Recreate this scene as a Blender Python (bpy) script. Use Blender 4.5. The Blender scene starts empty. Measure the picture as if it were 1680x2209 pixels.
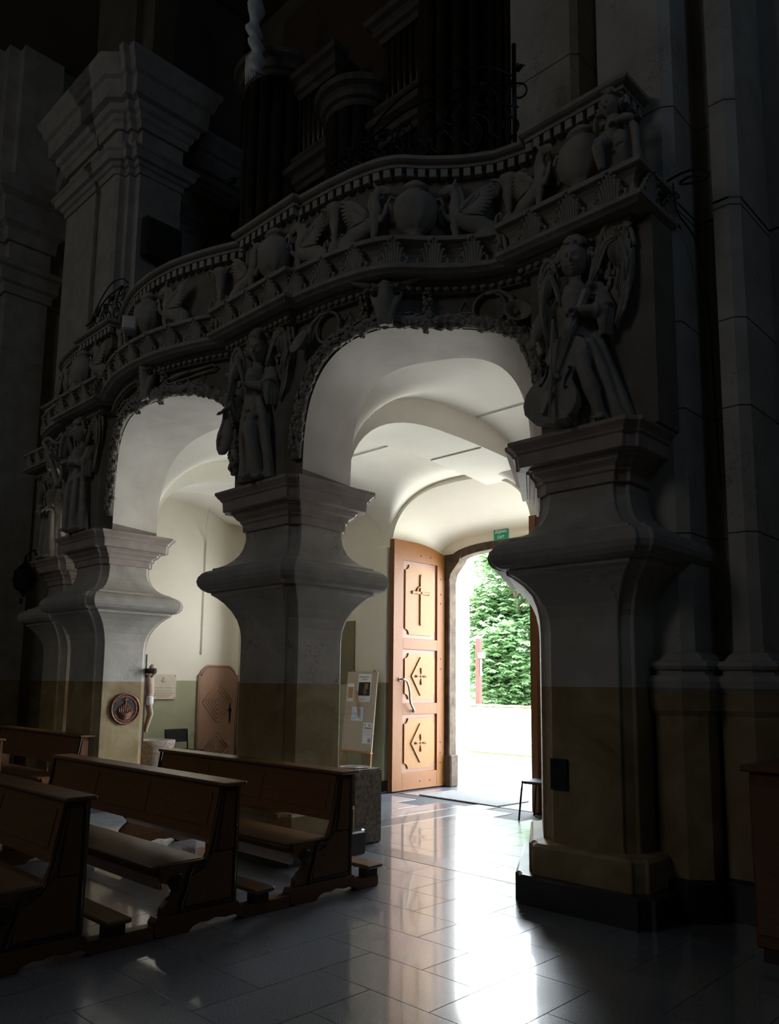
import bpy, bmesh, math, random
from mathutils import Vector, Matrix, noise as mnoise
random.seed(7)
R = math.radians
sc = bpy.context.scene
COL = sc.collection

# ---------------------------------------------------------------- camera, sky, exposure
cam_d = bpy.data.cameras.new('camera'); cam = bpy.data.objects.new('camera', cam_d); COL.objects.link(cam)
cam_d.sensor_fit = 'AUTO'; cam_d.sensor_width = 36.0
cam_d.lens = 1695.78 / 2209 * 36.0
cam_d.shift_y = (1248.43 - 1104.5) / 2209
cam_d.clip_start = 0.05; cam_d.clip_end = 300
_y, _p, _r = R(44.256), R(7.674), R(0.661)
fw = Vector((-math.sin(_y) * math.cos(_p), math.cos(_y) * math.cos(_p), math.sin(_p)))
rt = Vector((math.cos(_y), math.sin(_y), 0)); up = rt.cross(fw)
r2 = rt * math.cos(_r) + up * math.sin(_r); u2 = -rt * math.sin(_r) + up * math.cos(_r)
M = Matrix((r2, u2, -fw)).transposed().to_4x4(); M.translation = Vector((0, 0, 1.6))
cam.matrix_world = M
sc.camera = cam

world = bpy.data.worlds.new('overcast_sky'); sc.world = world
world.use_nodes = True
wn = world.node_tree.nodes; wl = world.node_tree.links
bg = wn['Background']
wtc = wn.new('ShaderNodeTexCoord'); wsx = wn.new('ShaderNodeSeparateXYZ'); wramp = wn.new('ShaderNodeValToRGB')
wl.new(wtc.outputs['Generated'], wsx.inputs[0]); wl.new(wsx.outputs['Z'], wramp.inputs[0])
wramp.color_ramp.elements[0].color = (0.90, 0.95, 1.0, 1); wramp.color_ramp.elements[1].color = (0.74, 0.86, 1.0, 1)
wl.new(wramp.outputs[0], bg.inputs['Color'])
bg.inputs['Strength'].default_value = 17.0

vs = sc.view_settings
vs.view_transform = 'Standard'; vs.look = 'None'; vs.gamma = 1.0; vs.exposure = 0.3; vs.use_curve_mapping = False
sc.cycles.use_denoising = True
sc.cycles.use_adaptive_sampling = True; sc.cycles.adaptive_threshold = .08; sc.cycles.adaptive_min_samples = 16
sc.cycles.max_bounces = 8; sc.cycles.diffuse_bounces = 5; sc.cycles.glossy_bounces = 3
sc.cycles.sample_clamp_indirect = 6.0
sc.cycles.caustics_reflective = False; sc.cycles.caustics_refractive = False

# soft sun over the churchyard
sl = bpy.data.lights.new('sun', 'SUN'); sl.energy = 34.0; sl.angle = R(4); sl.color = (1.0, .95, .86)
so = bpy.data.objects.new('sun', sl); COL.objects.link(so); so.location = (-20, 20, 20)
so.rotation_euler = Vector((0.85, 0.05, -0.75)).to_track_quat('-Z', 'Y').to_euler()

# sky portal in the doorway (guides the sky's own light, adds none)
pl = bpy.data.lights.new('doorway_portal', 'AREA'); pl.shape = 'RECTANGLE'; pl.size = 2.4; pl.size_y = 3.9
pl.cycles.is_portal = True
po = bpy.data.objects.new('doorway_portal', pl); COL.objects.link(po)
po.location = (-7.0, 10.12, 1.95); po.rotation_euler = (R(-90), 0, 0)

# ---------------------------------------------------------------- materials
def new_mat(name):
    m = bpy.data.materials.new(name); m.use_nodes = True
    nt = m.node_tree; b = nt.nodes['Principled BSDF']
    return m, nt, b
def coords(nt, scale=1.0, kind='Object'):
    tc = nt.nodes.new('ShaderNodeTexCoord'); mp = nt.nodes.new('ShaderNodeMapping')
    sc_ = scale if isinstance(scale, tuple) else (scale,) * 3
    mp.inputs['Scale'].default_value = sc_
    nt.links.new(tc.outputs[kind], mp.inputs[0]); return mp.outputs[0]
def world_pos(nt, scale=1.0):
    g = nt.nodes.new('ShaderNodeNewGeometry'); mp = nt.nodes.new('ShaderNodeMapping')
    sc_ = scale if isinstance(scale, tuple) else (scale,) * 3
    mp.inputs['Scale'].default_value = sc_
    nt.links.new(g.outputs['Position'], mp.inputs[0]); return mp.outputs[0]
def noise(nt, vec, scale, detail=4, rough=0.55, dist=0.0):
    n = nt.nodes.new('ShaderNodeTexNoise'); n.inputs['Scale'].default_value = scale
    n.inputs['Detail'].default_value = detail; n.inputs['Roughness'].default_value = rough; n.inputs['Distortion'].default_value = dist
    nt.links.new(vec, n.inputs['Vector']); return n.outputs['Fac']
def ramp(nt, fac, stops):
    r = nt.nodes.new('ShaderNodeValToRGB'); nt.links.new(fac, r.inputs[0])
    els = r.color_ramp.elements
    while len(els) < len(stops): els.new(0.5)
    for e, (p, c) in zip(els, stops):
        e.position = p; e.color = (c[0], c[1], c[2], 1)
    return r.outputs[0]
def mix(nt, fac, a, b, mode='MIX'):
    x = nt.nodes.new('ShaderNodeMix'); x.data_type = 'RGBA'; x.blend_type = mode
    for s, v in ((x.inputs[0], fac), (x.inputs[6], a), (x.inputs[7], b)):
        if isinstance(v, (int, float)): s.default_value = v
        elif isinstance(v, tuple): s.default_value = (v[0], v[1], v[2], 1)
        else: nt.links.new(v, s)
    return x.outputs[2]
def bump(nt, b, height, strength, dist=0.01):
    n = nt.nodes.new('ShaderNodeBump'); n.inputs['Strength'].default_value = strength; n.inputs['Distance'].default_value = dist
    nt.links.new(height, n.inputs['Height']); nt.links.new(n.outputs[0], b.inputs['Normal'])
def setb(b, rough=0.6, spec=0.5, metal=0.0):
    b.inputs['Roughness'].default_value = rough; b.inputs['Metallic'].default_value = metal
    b.inputs['Specular IOR Level'].default_value = spec
def speckle(name, c1, c2, scale=8, rough=0.7, bmp=0.2, spec=0.3, metal=0.0, detail=5, kind='world', bdist=0.01, lo=0.35, hi=0.65):
    m, nt, b = new_mat(name)
    v = world_pos(nt) if kind == 'world' else coords(nt)
    n = noise(nt, v, scale, detail)
    nt.links.new(ramp(nt, n, [(lo, c1), (hi, c2)]), b.inputs['Base Color'])
    setb(b, rough, spec, metal)
    if bmp: bump(nt, b, noise(nt, v, scale * 3, 5), bmp, bdist)
    return m
def height_split(nt, z, soft=0.002):
    g = nt.nodes.new('ShaderNodeNewGeometry'); s = nt.nodes.new('ShaderNodeSeparateXYZ'); nt.links.new(g.outputs['Position'], s.inputs[0])
    m = nt.nodes.new('ShaderNodeMapRange'); m.inputs['From Min'].default_value = z - soft; m.inputs['From Max'].default_value = z + soft
    nt.links.new(s.outputs['Z'], m.inputs['Value']); return m.outputs[0]
WAINSCOT = 1.6

MT = {}
MT['stucco'] = speckle('grey_carved_stucco', (.275, .25, .215), (.38, .345, .30), 5, .75, .35)
MT['stucco_dark'] = speckle('brown_frieze_stucco', (.18, .155, .125), (.24, .21, .175), 4, .8, .2)
MT['stone_pink'] = speckle('pinkish_cornice_stone', (.34, .28, .25), (.44, .37, .33), 4, .55, .12)
def marble_paint():
    m, nt, b = new_mat('marbled_plaster_paint')
    v = world_pos(nt)
    n1 = noise(nt, v, 2.2, 6, .6, .4)
    upper = ramp(nt, n1, [(.3, (.33, .30, .265)), (.52, (.42, .39, .345)), (.72, (.50, .475, .43))])
    vn = nt.nodes.new('ShaderNodeTexVoronoi'); vn.feature = 'DISTANCE_TO_EDGE'; vn.inputs['Scale'].default_value = 3.1
    wv = nt.nodes.new('ShaderNodeVectorMath'); wv.operation = 'ADD'
    nz = nt.nodes.new('ShaderNodeTexNoise'); nz.inputs['Scale'].default_value = 3.0; nz.inputs['Detail'].default_value = 6
    nt.links.new(v, nz.inputs['Vector']); nt.links.new(v, wv.inputs[0]); nt.links.new(nz.outputs['Color'], wv.inputs[1])
    nt.links.new(wv.outputs[0], vn.inputs['Vector'])
    vein = ramp(nt, vn.outputs['Distance'], [(0.0, (1, 1, 1)), (.022, (0, 0, 0))])
    mask = ramp(nt, noise(nt, v, 1.7, 3), [(.5, (0, 0, 0)), (.62, (.75, .75, .75))])
    vm = mix(nt, 1.0, vein, mask, 'MULTIPLY')
    upper = mix(nt, vm, upper, (.20, .12, .10))
    n2 = noise(nt, v, 1.6, 5, .6, 1.2)
    lower = ramp(nt, n2, [(.3, (.19, .125, .05)), (.5, (.29, .21, .10)), (.7, (.40, .32, .18))])
    s = height_split(nt, WAINSCOT)
    col = mix(nt, s, lower, upper)
    nt.links.new(col, b.inputs['Base Color']); setb(b, .55, .4)
    bump(nt, b, noise(nt, v, 14, 6), .25, .01)
    return m
MT['pillar'] = marble_paint()
def vest_plaster(name, c1, c2, split=True):
    m, nt, b = new_mat(name)
    v = world_pos(nt)
    n = noise(nt, v, 1.3, 5)
    up_ = ramp(nt, n, [(.3, c1), (.7, c2)])
    col = up_
    if split:
        g = ramp(nt, noise(nt, v, 3.0, 6), [(.28, (.52, .47, .36)), (.36, (.40, .40, .25)), (.7, (.46, .455, .30))])
        col = mix(nt, height_split(nt, 1.63), g, up_)
    else:
        chips = ramp(nt, noise(nt, v, 4.5, 8, .7), [(.745, (0, 0, 0)), (.76, (1, 1, 1))])
        col = mix(nt, chips, up_, (.42, .33, .24))
    nt.links.new(col, b.inputs['Base Color']); setb(b, .85, .25)
    bump(nt, b, noise(nt, v, 9, 6), .15, .01)
    return m
MT['plaster'] = vest_plaster('cream_plaster_with_green_dado', (.80, .755, .63), (.86, .82, .71))
MT['vault'] = vest_plaster('cream_vault_plaster', (.82, .785, .69), (.88, .85, .76), False)
MT['soffit'] = speckle('grey_limewash', (.52, .485, .44), (.64, .60, .55), 2.0, .85, .15)
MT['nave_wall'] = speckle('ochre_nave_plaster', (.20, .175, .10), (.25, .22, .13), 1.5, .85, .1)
MT['nave_dark'] = speckle('shade_dark_plaster', (.10, .085, .06), (.14, .12, .085), 1.2, .9, .0)  # dark base colour carries the shade of the upper nave
MT['pier'] = MT['pillar']
def granite(name, c1, c2, c3, rough, coat=1.0):
    m, nt, b = new_mat(name)
    v = world_pos(nt)
    n = noise(nt, v, 95, 4, .75)
    col = ramp(nt, n, [(.32, c1), (.5, c2), (.68, c3)])
    oi = nt.nodes.new('ShaderNodeObjectInfo'); mr = nt.nodes.new('ShaderNodeMapRange')
    nt.links.new(oi.outputs['Random'], mr.inputs['Value']); mr.inputs['To Min'].default_value = .86; mr.inputs['To Max'].default_value = 1.08
    hs = nt.nodes.new('ShaderNodeHueSaturation'); nt.links.new(col, hs.inputs['Color']); nt.links.new(mr.outputs[0], hs.inputs['Value'])
    nt.links.new(hs.outputs[0], b.inputs['Base Color'])
    b.inputs['Specular IOR Level'].default_value = .8
    b.inputs['Coat Weight'].default_value = coat; b.inputs['Coat IOR'].default_value = 1.5; b.inputs['Coat Roughness'].default_value = .07
    rr = nt.nodes.new('ShaderNodeMapRange'); nt.links.new(noise(nt, v, 2.5, 5), rr.inputs['Value'])
    rr.inputs['To Min'].default_value = rough * .7; rr.inputs['To Max'].default_value = rough * 1.5
    nt.links.new(rr.outputs[0], b.inputs['Roughness'])
    return m
MT['granite'] = granite('polished_grey_granite', (.062, .068, .080), (.185, .200, .228), (.37, .388, .42), .28)
MT['granite_dark'] = granite('polished_dark_granite', (.03, .032, .038), (.07, .075, .085), (.13, .135, .15), .30, .5)
MT['black_base'] = granite('black_plinth_granite', (.004, .004, .006), (.010, .011, .014), (.022, .024, .03), .35, .25)
MT['grout'] = speckle('grout', (.05, .05, .055), (.08, .08, .08), 20, .8, 0)
def wood(name, c1, c2, rough=.35, scale=(1, 1, 1), spec=.5, ring=7.0):
    m, nt, b = new_mat(name)
    v = coords(nt, scale)
    n = noise(nt, v, ring, 6, .6, 1.6)
    f = noise(nt, v, ring * 7, 4)
    col = ramp(nt, n, [(.3, c1), (.7, c2)])
    col = mix(nt, .25, col, ramp(nt, f, [(.35, (c1[0] * .6, c1[1] * .6, c1[2] * .6)), (.65, c2)]))
    nt.links.new(col, b.inputs['Base Color']); setb(b, rough, spec)
    bump(nt, b, f, .12, .004)
    return m
MT['bench'] = wood('dark_varnished_oak', (.125, .056, .020), (.235, .118, .046), .30, (1.2, 9, 9))
MT['bench_end'] = wood('dark_varnished_oak_end', (.105, .043, .016), (.20, .09, .034), .33, (9, 9, 1.4))
MT['bench_trim'] = wood('black_stained_trim', (.018, .009, .005), (.035, .016, .008), .35, (3, 3, 3))
MT['door_frame'] = wood('orange_brown_door_wood', (.175, .062, .014), (.24, .094, .023), .45, (9, 9, .9), .3)
MT['door_panel'] = wood('honey_door_panel_wood', (.24, .106, .024), (.30, .146, .038), .45, (9, 9, .9), .3)
MT['door_dark'] = wood('door_edge_wood', (.18, .062, .019), (.25, .10, .032), .4, (9, 9, .9))
MT['brown_door'] = wood('painted_brown_boards', (.38, .21, .14), (.46, .27, .18), .55, (3, 3, 3))
MT['easel_wood'] = wood('easel_wood', (.40, .19, .08), (.52, .27, .12), .5, (9, 9, 1.2))
MT['cork'] = speckle('beige_notice_felt', (.50, .42, .32), (.58, .50, .39), 60, .9, .2)
MT['portal_stone'] = speckle('weathered_brown_stone', (.055, .038, .026), (.11, .082, .058), 6, .85, .5)
MT['rough_stone'] = speckle('rough_grey_stone', (.13, .11, .09), (.27, .235, .20), 22, .9, .8, detail=8)
MT['font_stone'] = speckle('pinkish_hewn_stone', (.30, .24, .21), (.50, .42, .37), 24, .9, .8, detail=8)
MT['iron'] = speckle('black_wrought_iron', (.012, .014, .018), (.03, .034, .04), 20, .35, .1, .6, .8)
MT['black'] = speckle('black_plastic', (.010, .010, .011), (.018, .018, .019), 30, .5, 0)
MT['steel'] = speckle('brushed_steel', (.22, .22, .21), (.30, .30, .29), 12, .3, 0, .5, 1.0)
MT['bronze'] = speckle('copper_bronze', (.20, .085, .055), (.36, .17, .115), 25, .38, .2, .5, .75)
MT['bronze_dark'] = speckle('dark_patina', (.018, .014, .016), (.035, .028, .03), 18, .5, .1, .5, .4)
MT['organ_wood'] = wood('dark_organ_case_wood', (.045, .028, .018), (.085, .055, .036), .5, (3, 3, 3))
MT['organ_trim'] = speckle('dusty_organ_cornice', (.075, .062, .048), (.105, .09, .07), 6, .6, .1)
MT['pipe'] = speckle('dull_organ_pipe_tin', (.06, .045, .035), (.10, .08, .065), 3, .45, 0, .5, .7)
MT['paper'] = speckle('white_paper', (.80, .80, .80), (.86, .86, .86), 10, .7, 0)
MT['ink'] = speckle('black_print', (.02, .02, .022), (.05, .05, .05), 30, .6, 0)
MT['ink_grey'] = speckle('grey_print', (.36, .36, .38), (.44, .44, .46), 30, .7, 0)
MT['blue_print'] = speckle('pale_blue_print', (.45, .62, .85), (.75, .85, .95), 18, .6, 0)
MT['gold_print'] = speckle('tan_print', (.45, .24, .10), (.60, .35, .16), 30, .6, 0)
MT['plaque'] = speckle('pale_stone_plaque', (.66, .58, .47), (.74, .66, .54), 8, .5, 0)
MT['plaque_print'] = speckle('plaque_gold_letters', (.50, .40, .26), (.56, .46, .32), 20, .5, 0)
MT['green_sign'] = speckle('green_sign_plastic', (.02, .27, .15), (.025, .30, .17), 20, .4, 0)
MT['white_sign'] = speckle('white_sign_print', (.82, .84, .82), (.86, .88, .86), 20, .4, 0)
MT['mat'] = speckle('grey_door_mat', (.16, .16, .16), (.30, .30, .30), 120, .95, .8)
MT['corpus'] = speckle('painted_flesh', (.52, .36, .29), (.60, .43, .35), 14, .5, .1)
MT['white_paint'] = speckle('white_paint', (.68, .68, .66), (.76, .76, .74), 6, .5, 0)
MT['ceiling_cable'] = speckle('white_conduit', (.60, .57, .50), (.66, .63, .56), 6, .6, 0)
MT['pave'] = speckle('pale_paving', (.44, .43, .41), (.52, .51, .49), 4, .9, .2)
MT['outer_wall'] = speckle('white_limewashed_wall', (.72, .72, .70), (.80, .80, .78), 2, .9, .2)
MT['coping'] = speckle('terracotta_coping', (.16, .10, .08), (.24, .17, .14), 8, .8, .2)
MT['grass'] = speckle('grass', (.05, .09, .018), (.09, .14, .035), 12, .9, .6)
MT['bark'] = speckle('tree_bark', (.10, .075, .05), (.20, .16, .12), 14, .9, .8)
MT['rust'] = speckle('red_brown_post_paint', (.07, .022, .016), (.10, .032, .022), 8, .6, .1)
MT['fence'] = speckle('grey_weathered_boards', (.24, .24, .24), (.34, .34, .33), 6, .9, .2)
MT['house'] = speckle('outdoor_pale_plaster', (.60, .56, .50), (.66, .62, .56), 3, .9, .1)
def leafmat():
    m, nt, b = new_mat('horse_chestnut_leaves')
    v = world_pos(nt)
    nt.links.new(ramp(nt, noise(nt, v, 3.0, 3), [(.3, (.065, .135, .055)), (.7, (.13, .235, .10))]), b.inputs['Base Color'])
    setb(b, .5, .4)
    tr = nt.nodes.new('ShaderNodeBsdfTranslucent'); tr.inputs['Color'].default_value = (.24, .40, .17, 1)
    ms = nt.nodes.new('ShaderNodeMixShader'); ms.inputs[0].default_value = .35
    out = nt.nodes['Material Output']
    nt.links.new(b.outputs[0], ms.inputs[1]); nt.links.new(tr.outputs[0], ms.inputs[2]); nt.links.new(ms.outputs[0], out.inputs['Surface'])
    return m
MT['leaf'] = leafmat()
def emit(name, col, s):
    m, nt, b = new_mat(name)
    b.inputs['Base Color'].default_value = (.5, .5, .5, 1)
    b.inputs['Emission Color'].default_value = (*col, 1); b.inputs['Emission Strength'].default_value = s
    return m
MT['pane_far'] = emit('daylit_window_glass', (.98, .97, .96), 1.35)
MT['added_hall_pane'] = emit('added_hall_light_pane', (.96, .98, 1.0), 7.0)  # glow of the added left hall window
MT['added_dim_pane2'] = emit('shaded_aisle_window_glass', (.97, .97, .95), .6)
MT['added_dim_pane'] = emit('added_dim_hall_light_pane', (.96, .98, 1.0), 3.6)  # weaker glow of the added right hall window
MT['pane_blue'] = emit('daylit_blue_window_glass', (.45, .68, 1.0), 1.5)

# ---------------------------------------------------------------- mesh helpers
def V(*a): return Vector(a)
class MB:
    def __init__(s): s.v = []; s.f = []; s.sm = []
    def add(s, vs, fs, smooth=False, M=None):
        o = len(s.v)
        for p in vs:
            p = Vector(p)
            s.v.append(M @ p if M is not None else p)
        for f in fs: s.f.append(tuple(o + i for i in f)); s.sm.append(smooth)
        return s
    def box(s, x0, x1, y0, y1, z0, z1, M=None):
        vs = [(x, y, z) for z in (z0, z1) for y in (y0, y1) for x in (x0, x1)]
        fs = [(0, 2, 3, 1), (4, 5, 7, 6), (0, 1, 5, 4), (2, 6, 7, 3), (0, 4, 6, 2), (1, 3, 7, 5)]
        return s.add(vs, fs, False, M)
    def bbox(s, x0, x1, y0, y1, z0, z1, b=0.01, M=None):
        # chamfered box
        bm = bmesh.new(); bmesh.ops.create_cube(bm, size=1)
        for v in bm.verts: v.co = Vector(((x0 + x1) / 2 + v.co.x * (x1 - x0), (y0 + y1) / 2 + v.co.y * (y1 - y0), (z0 + z1) / 2 + v.co.z * (z1 - z0)))
        bmesh.ops.bevel(bm, geom=bm.edges[:], offset=b, segments=1, affect='EDGES', profile=.5)
        return s.addbm(bm, False, M)
    def addbm(s, bm, smooth=False, M=None):
        bm.verts.ensure_lookup_table(); bm.verts.index_update()
        s.add([v.co.copy() for v in bm.verts], [[v.index for v in f.verts] for f in bm.faces], smooth, M); bm.free(); return s
    def prism(s, poly, a0, a1, axis='z', smooth=False, M=None):
        # poly: 2D list; axis is the extrusion axis
        n = len(poly)
        def mk(p, a):
            if axis == 'z': return (p[0], p[1], a)
            if axis == 'y': return (p[0], a, p[1])
            return (a, p[0], p[1])
        vs = [mk(p, a0) for p in poly] + [mk(p, a1) for p in poly]
        fs = [tuple(range(n))[::-1], tuple(range(n, 2 * n))] + [(i, (i + 1) % n, n + (i + 1) % n, n + i) for i in range(n)]
        return s.add(vs, fs, smooth, M)
    def loft(s, rings, close=True, cap=True, smooth=False, M=None):
        n = len(rings[0]); vs = [p for r_ in rings for p in r_]; fs = []
        for k in range(len(rings) - 1):
            for i in range(n if close else n - 1):
                j = (i + 1) % n
                fs.append((k * n + i, k * n + j, (k + 1) * n + j, (k + 1) * n + i))
        if cap and close:
            fs.append(tuple(range(n))[::-1]); fs.append(tuple((len(rings) - 1) * n + i for i in range(n)))
        return s.add(vs, fs, smooth, M)
    def lathe(s, prof, seg=24, smooth=True, M=None, flute=None):
        rings = []
        for (r_, z) in prof:
            ring = []
            for i in range(seg):
                a = 2 * math.pi * i / seg
                rr = r_ * (1 + (flute(a, z) if flute else 0))
                ring.append((rr * math.cos(a), rr * math.sin(a), z))
            rings.append(ring)
        return s.loft(rings, True, True, smooth, M)
    def tube(s, pts, rad, seg=8, smooth=True, M=None, cap=True):
        pts = [Vector(p) for p in pts]; n = len(pts)
        rads = rad if isinstance(rad, (list, tuple)) else [rad] * n
        rings = []; ref = None
        for i, p in enumerate(pts):
            t = (pts[min(i + 1, n - 1)] - pts[max(i - 1, 0)])
            if t.length < 1e-9: t = Vector((0, 0, 1))
            t.normalize()
            if ref is None: ref = Vector((0, 0, 1)) if abs(t.z) < .9 else Vector((1, 0, 0))
            a = t.cross(ref)
            if a.length < 1e-6: a = t.cross(Vector((1, 0, 0)))
            a.normalize(); b = a.cross(t).normalized(); ref = b
            r_ = rads[i]
            rx, ry = r_ if isinstance(r_, (tuple, list)) else (r_, r_)
            rings.append([p + a * (rx * math.cos(2 * math.pi * k / seg)) + b * (ry * math.sin(2 * math.pi * k / seg)) for k in range(seg)])
        return s.loft(rings, True, cap, smooth, M)
    def ball(s, c, r_, seg=12, M=None, smooth=True):
        rx, ry, rz = r_ if isinstance(r_, (tuple, list)) else (r_, r_, r_)
        h = seg // 2 + 1
        vs = [(c[0], c[1], c[2] - rz)]; fs = []
        for j in range(1, h):
            t = math.pi * j / h - math.pi / 2
            for i in range(seg):
                a = 2 * math.pi * i / seg
                vs.append((c[0] + rx * math.cos(t) * math.cos(a), c[1] + ry * math.cos(t) * math.sin(a), c[2] + rz * math.sin(t)))
        vs.append((c[0], c[1], c[2] + rz)); top = len(vs) - 1
        for i in range(seg):
            j = (i + 1) % seg
            fs.append((0, 1 + j, 1 + i))
            for k in range(h - 2):
                a = 1 + k * seg
                fs.append((a + i, a + j, a + seg + j, a + seg + i))
            fs.append((top, 1 + (h - 2) * seg + i, 1 + (h - 2) * seg + j))
        return s.add(vs, fs, smooth, M)
    def mesh(s, name):
        me = bpy.data.meshes.new(name); me.from_pydata([tuple(p) for p in s.v], [], s.f)
        me.polygons.foreach_set('use_smooth', s.sm); me.update(); return me
    def build(s, name, mat, parent=None, loc=None, rot=None):
        return obj(name, s.mesh(name), mat, parent, loc, rot)
def obj(name, me, mat=None, parent=None, loc=None, rot=None):
    o = bpy.data.objects.new(name, me); COL.objects.link(o)
    if mat is not None and len(me.materials) == 0: me.materials.append(MT[mat] if isinstance(mat, str) else mat)
    if parent is not None: o.parent = parent
    if loc is not None: o.location = loc
    if rot is not None: o.rotation_euler = rot
    return o
def empty(name, loc=(0, 0, 0), rz=0.0, parent=None):
    o = bpy.data.objects.new(name, None); COL.objects.link(o); o.location = loc; o.rotation_euler = (0, 0, rz)
    o.empty_display_size = .1
    if parent is not None: o.parent = parent
    return o
def tag(o, label, cat, group=None, kind=None):
    if label: o['label'] = label
    if cat: o['category'] = cat
    if group: o['group'] = group
    if kind: o['kind'] = kind
    return o
def struct(o, label=None):
    o['kind'] = 'structure'
    if label: o['label'] = label
    return o
def copy_tree(o, parent=None):
    c = o.copy(); COL.objects.link(c)
    c.parent = parent
    for ch in list(o.children): copy_tree(ch, c)
    return c
def bevel_mod(o, w=.006, seg=2):
    m = o.modifiers.new('bevel', 'BEVEL'); m.width = w; m.segments = seg; m.limit_method = 'ANGLE'; m.angle_limit = R(40)
    return o
def remeshed(mb, voxel, smooth_iter=2, name='m'):
    me = mb.mesh(name + '_src')
    o = bpy.data.objects.new('tmp_src', me); COL.objects.link(o)
    m = o.modifiers.new('r', 'REMESH'); m.mode = 'VOXEL'; m.voxel_size = voxel; m.use_smooth_shade = True
    if smooth_iter:
        s = o.modifiers.new('s', 'SMOOTH'); s.iterations = smooth_iter; s.factor = .5
    dg = bpy.context.evaluated_depsgraph_get(); dg.update()
    out = bpy.data.meshes.new_from_object(o.evaluated_get(dg)); out.name = name
    bpy.data.objects.remove(o); bpy.data.meshes.remove(me)
    out.polygons.foreach_set('use_smooth', [True] * len(out.polygons)); out.update()
    return out
def crom(pts, n=8):
    P = [Vector(p) for p in pts]; out = []
    for i in range(len(P) - 1):
        p0 = P[max(i - 1, 0)]; p1 = P[i]; p2 = P[i + 1]; p3 = P[min(i + 2, len(P) - 1)]
        for k in range(n):
            t = k / n
            out.append(.5 * ((2 * p1) + (p2 - p0) * t + (2 * p0 - 5 * p1 + 4 * p2 - p3) * t * t + (3 * p1 - p0 - 3 * p2 + p3) * t ** 3))
    out.append(P[-1]); return out
def rail_normals(path):
    # 2D path; mitred normals (left of travel direction)
    n = len(path); out = []
    for i in range(n):
        ns = []
        for a, b in ((i - 1, i), (i, i + 1)):
            if 0 <= a and b < n:
                d = (path[b] - path[a])
                if d.length > 1e-9:
                    d.normalize(); ns.append(Vector((-d.y, d.x)))
        if len(ns) == 2:
            m = ns[0] + ns[1]
            if m.length < 1e-6: m = ns[0]
            m.normalize(); k = max(.35, m.dot(ns[0])); out.append(m / k)
        else: out.append(ns[0])
    return out
def sweep(mb, path, prof, smooth=False, close_prof=True, M=None):
    # prof: (d, z), d = distance behind the path, along +normal
    P = [Vector((p[0], p[1])) for p in path]; N = rail_normals(P)
    rings = [[(p.x + n.x * d, p.y + n.y * d, z) for (d, z) in prof] for p, n in zip(P, N)]
    mb.loft(rings, close_prof, close_prof, smooth, M); return mb
def offset_path(path, d):
    P = [Vector((p[0], p[1])) for p in path]; N = rail_normals(P)
    return [p + n * d for p, n in zip(P, N)]
def arch_z(x, c, half, z0, rise, n):
    t = min(1.0, abs(x - c) / half)
    return z0 + rise * (1 - t ** n) ** (1 / n)
# ================================================================ SETTING
XC = -8.17                      # centre line of the nave
def mx(x): return 2 * XC - x    # mirror across it

# ---- floor of herringbone granite tiles
fb = MB(); fb.box(-19, 6, -13, 8.75, -.25, -.006); fb.box(-8.48, -5.85, 8.75, 10.8, -.25, -.006)
floor = struct(fb.build('floor', 'grout'), 'polished grey granite floor laid in a herringbone of oblong tiles')
TW = .412
tile_me = {}
for k, (w, h) in (('h', (2 * TW, TW)), ('v', (TW, 2 * TW))):
    g = .0016; m_ = MB(); m_.bbox(g, w - g, g, h - g, -.02, 0, .0012); tile_me[k] = m_.mesh('tile_' + k); tile_me[k].materials.append(MT['granite'])
cells = []
def in_view(x, y):
    d = Vector((x, y, 0)) - Vector((0, 0, 1.6)); z = d.dot(fw)
    if z < .5: return False
    px = 840 + 1695.8 * d.dot(r2) / z; py = 1248.4 - 1695.8 * d.dot(u2) / z
    return -60 < px < 1740 and py < 2290
for i in range(-40, 60):
    for j in range(-40, 60):
        # lattice (1,-1) and (4,0)
        bx = i + 4 * j; by = -i
        for k, ox in (('h', 0), ('v', 2)):
            x = -3.96 + (bx + ox) * TW; y = 3.52 + by * TW
            w, h = (2 * TW, TW) if k == 'h' else (TW, 2 * TW)
            cx_, cy_ = x + w / 2, y + h / 2
            inside = (-18.5 < x and x + w < 5 and -2.5 < y and y + h < 8.76)
            if inside: cells.append((k, x, y, cx_, cy_))
vis = sorted([c for c in cells if in_view(c[3], c[4]) and c[3] > -13.5], key=lambda c: c[3] ** 2 + c[4] ** 2)
vis_set = vis[:290]; names = set(id(c) for c in vis_set)
for c in vis_set: obj('tile', tile_me[c[0]], None, floor, (c[1], c[2], 0))
rest = MB()
for c in cells:
    if id(c) in names: continue
    w, h = (2 * TW, TW) if c[0] == 'h' else (TW, 2 * TW)
    rest.box(c[1] + .0016, c[1] + w - .0016, c[2] + .0016, c[2] + h - .0016, -.02, 0)
ro = rest.build('outlying_tiles', 'granite', floor); ro['kind'] = 'stuff'
# threshold slabs in the door recess and dark inlaid bands
for k in range(4):
    m_ = MB(); m_.bbox(0, .652, 0, 1.98, -.02, 0, .0012); m_.build('threshold_slab', 'granite', floor, (-8.48 + k * .657, 8.765, 0))
m_ = MB(); m_.bbox(-6.78, -6.46, 5.62, 8.74, -.01, .0022, .001); m_.build('dark_band', 'granite_dark', floor)
m_ = MB(); m_.bbox(-6.46, -3.9, 5.52, 5.80, -.01, .0022, .001); m_.build('dark_band', 'granite_dark', floor)
m_ = MB(); m_.bbox(-12.0, -6.78, 5.52, 5.80, -.01, .0022, .001); m_.build('dark_band', 'granite_dark', floor)
m_ = MB(); m_.bbox(-10.9, -8.5, 8.3, 8.74, -.01, .0022, .001); m_.build('dark_band', 'granite_dark', floor)

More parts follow.
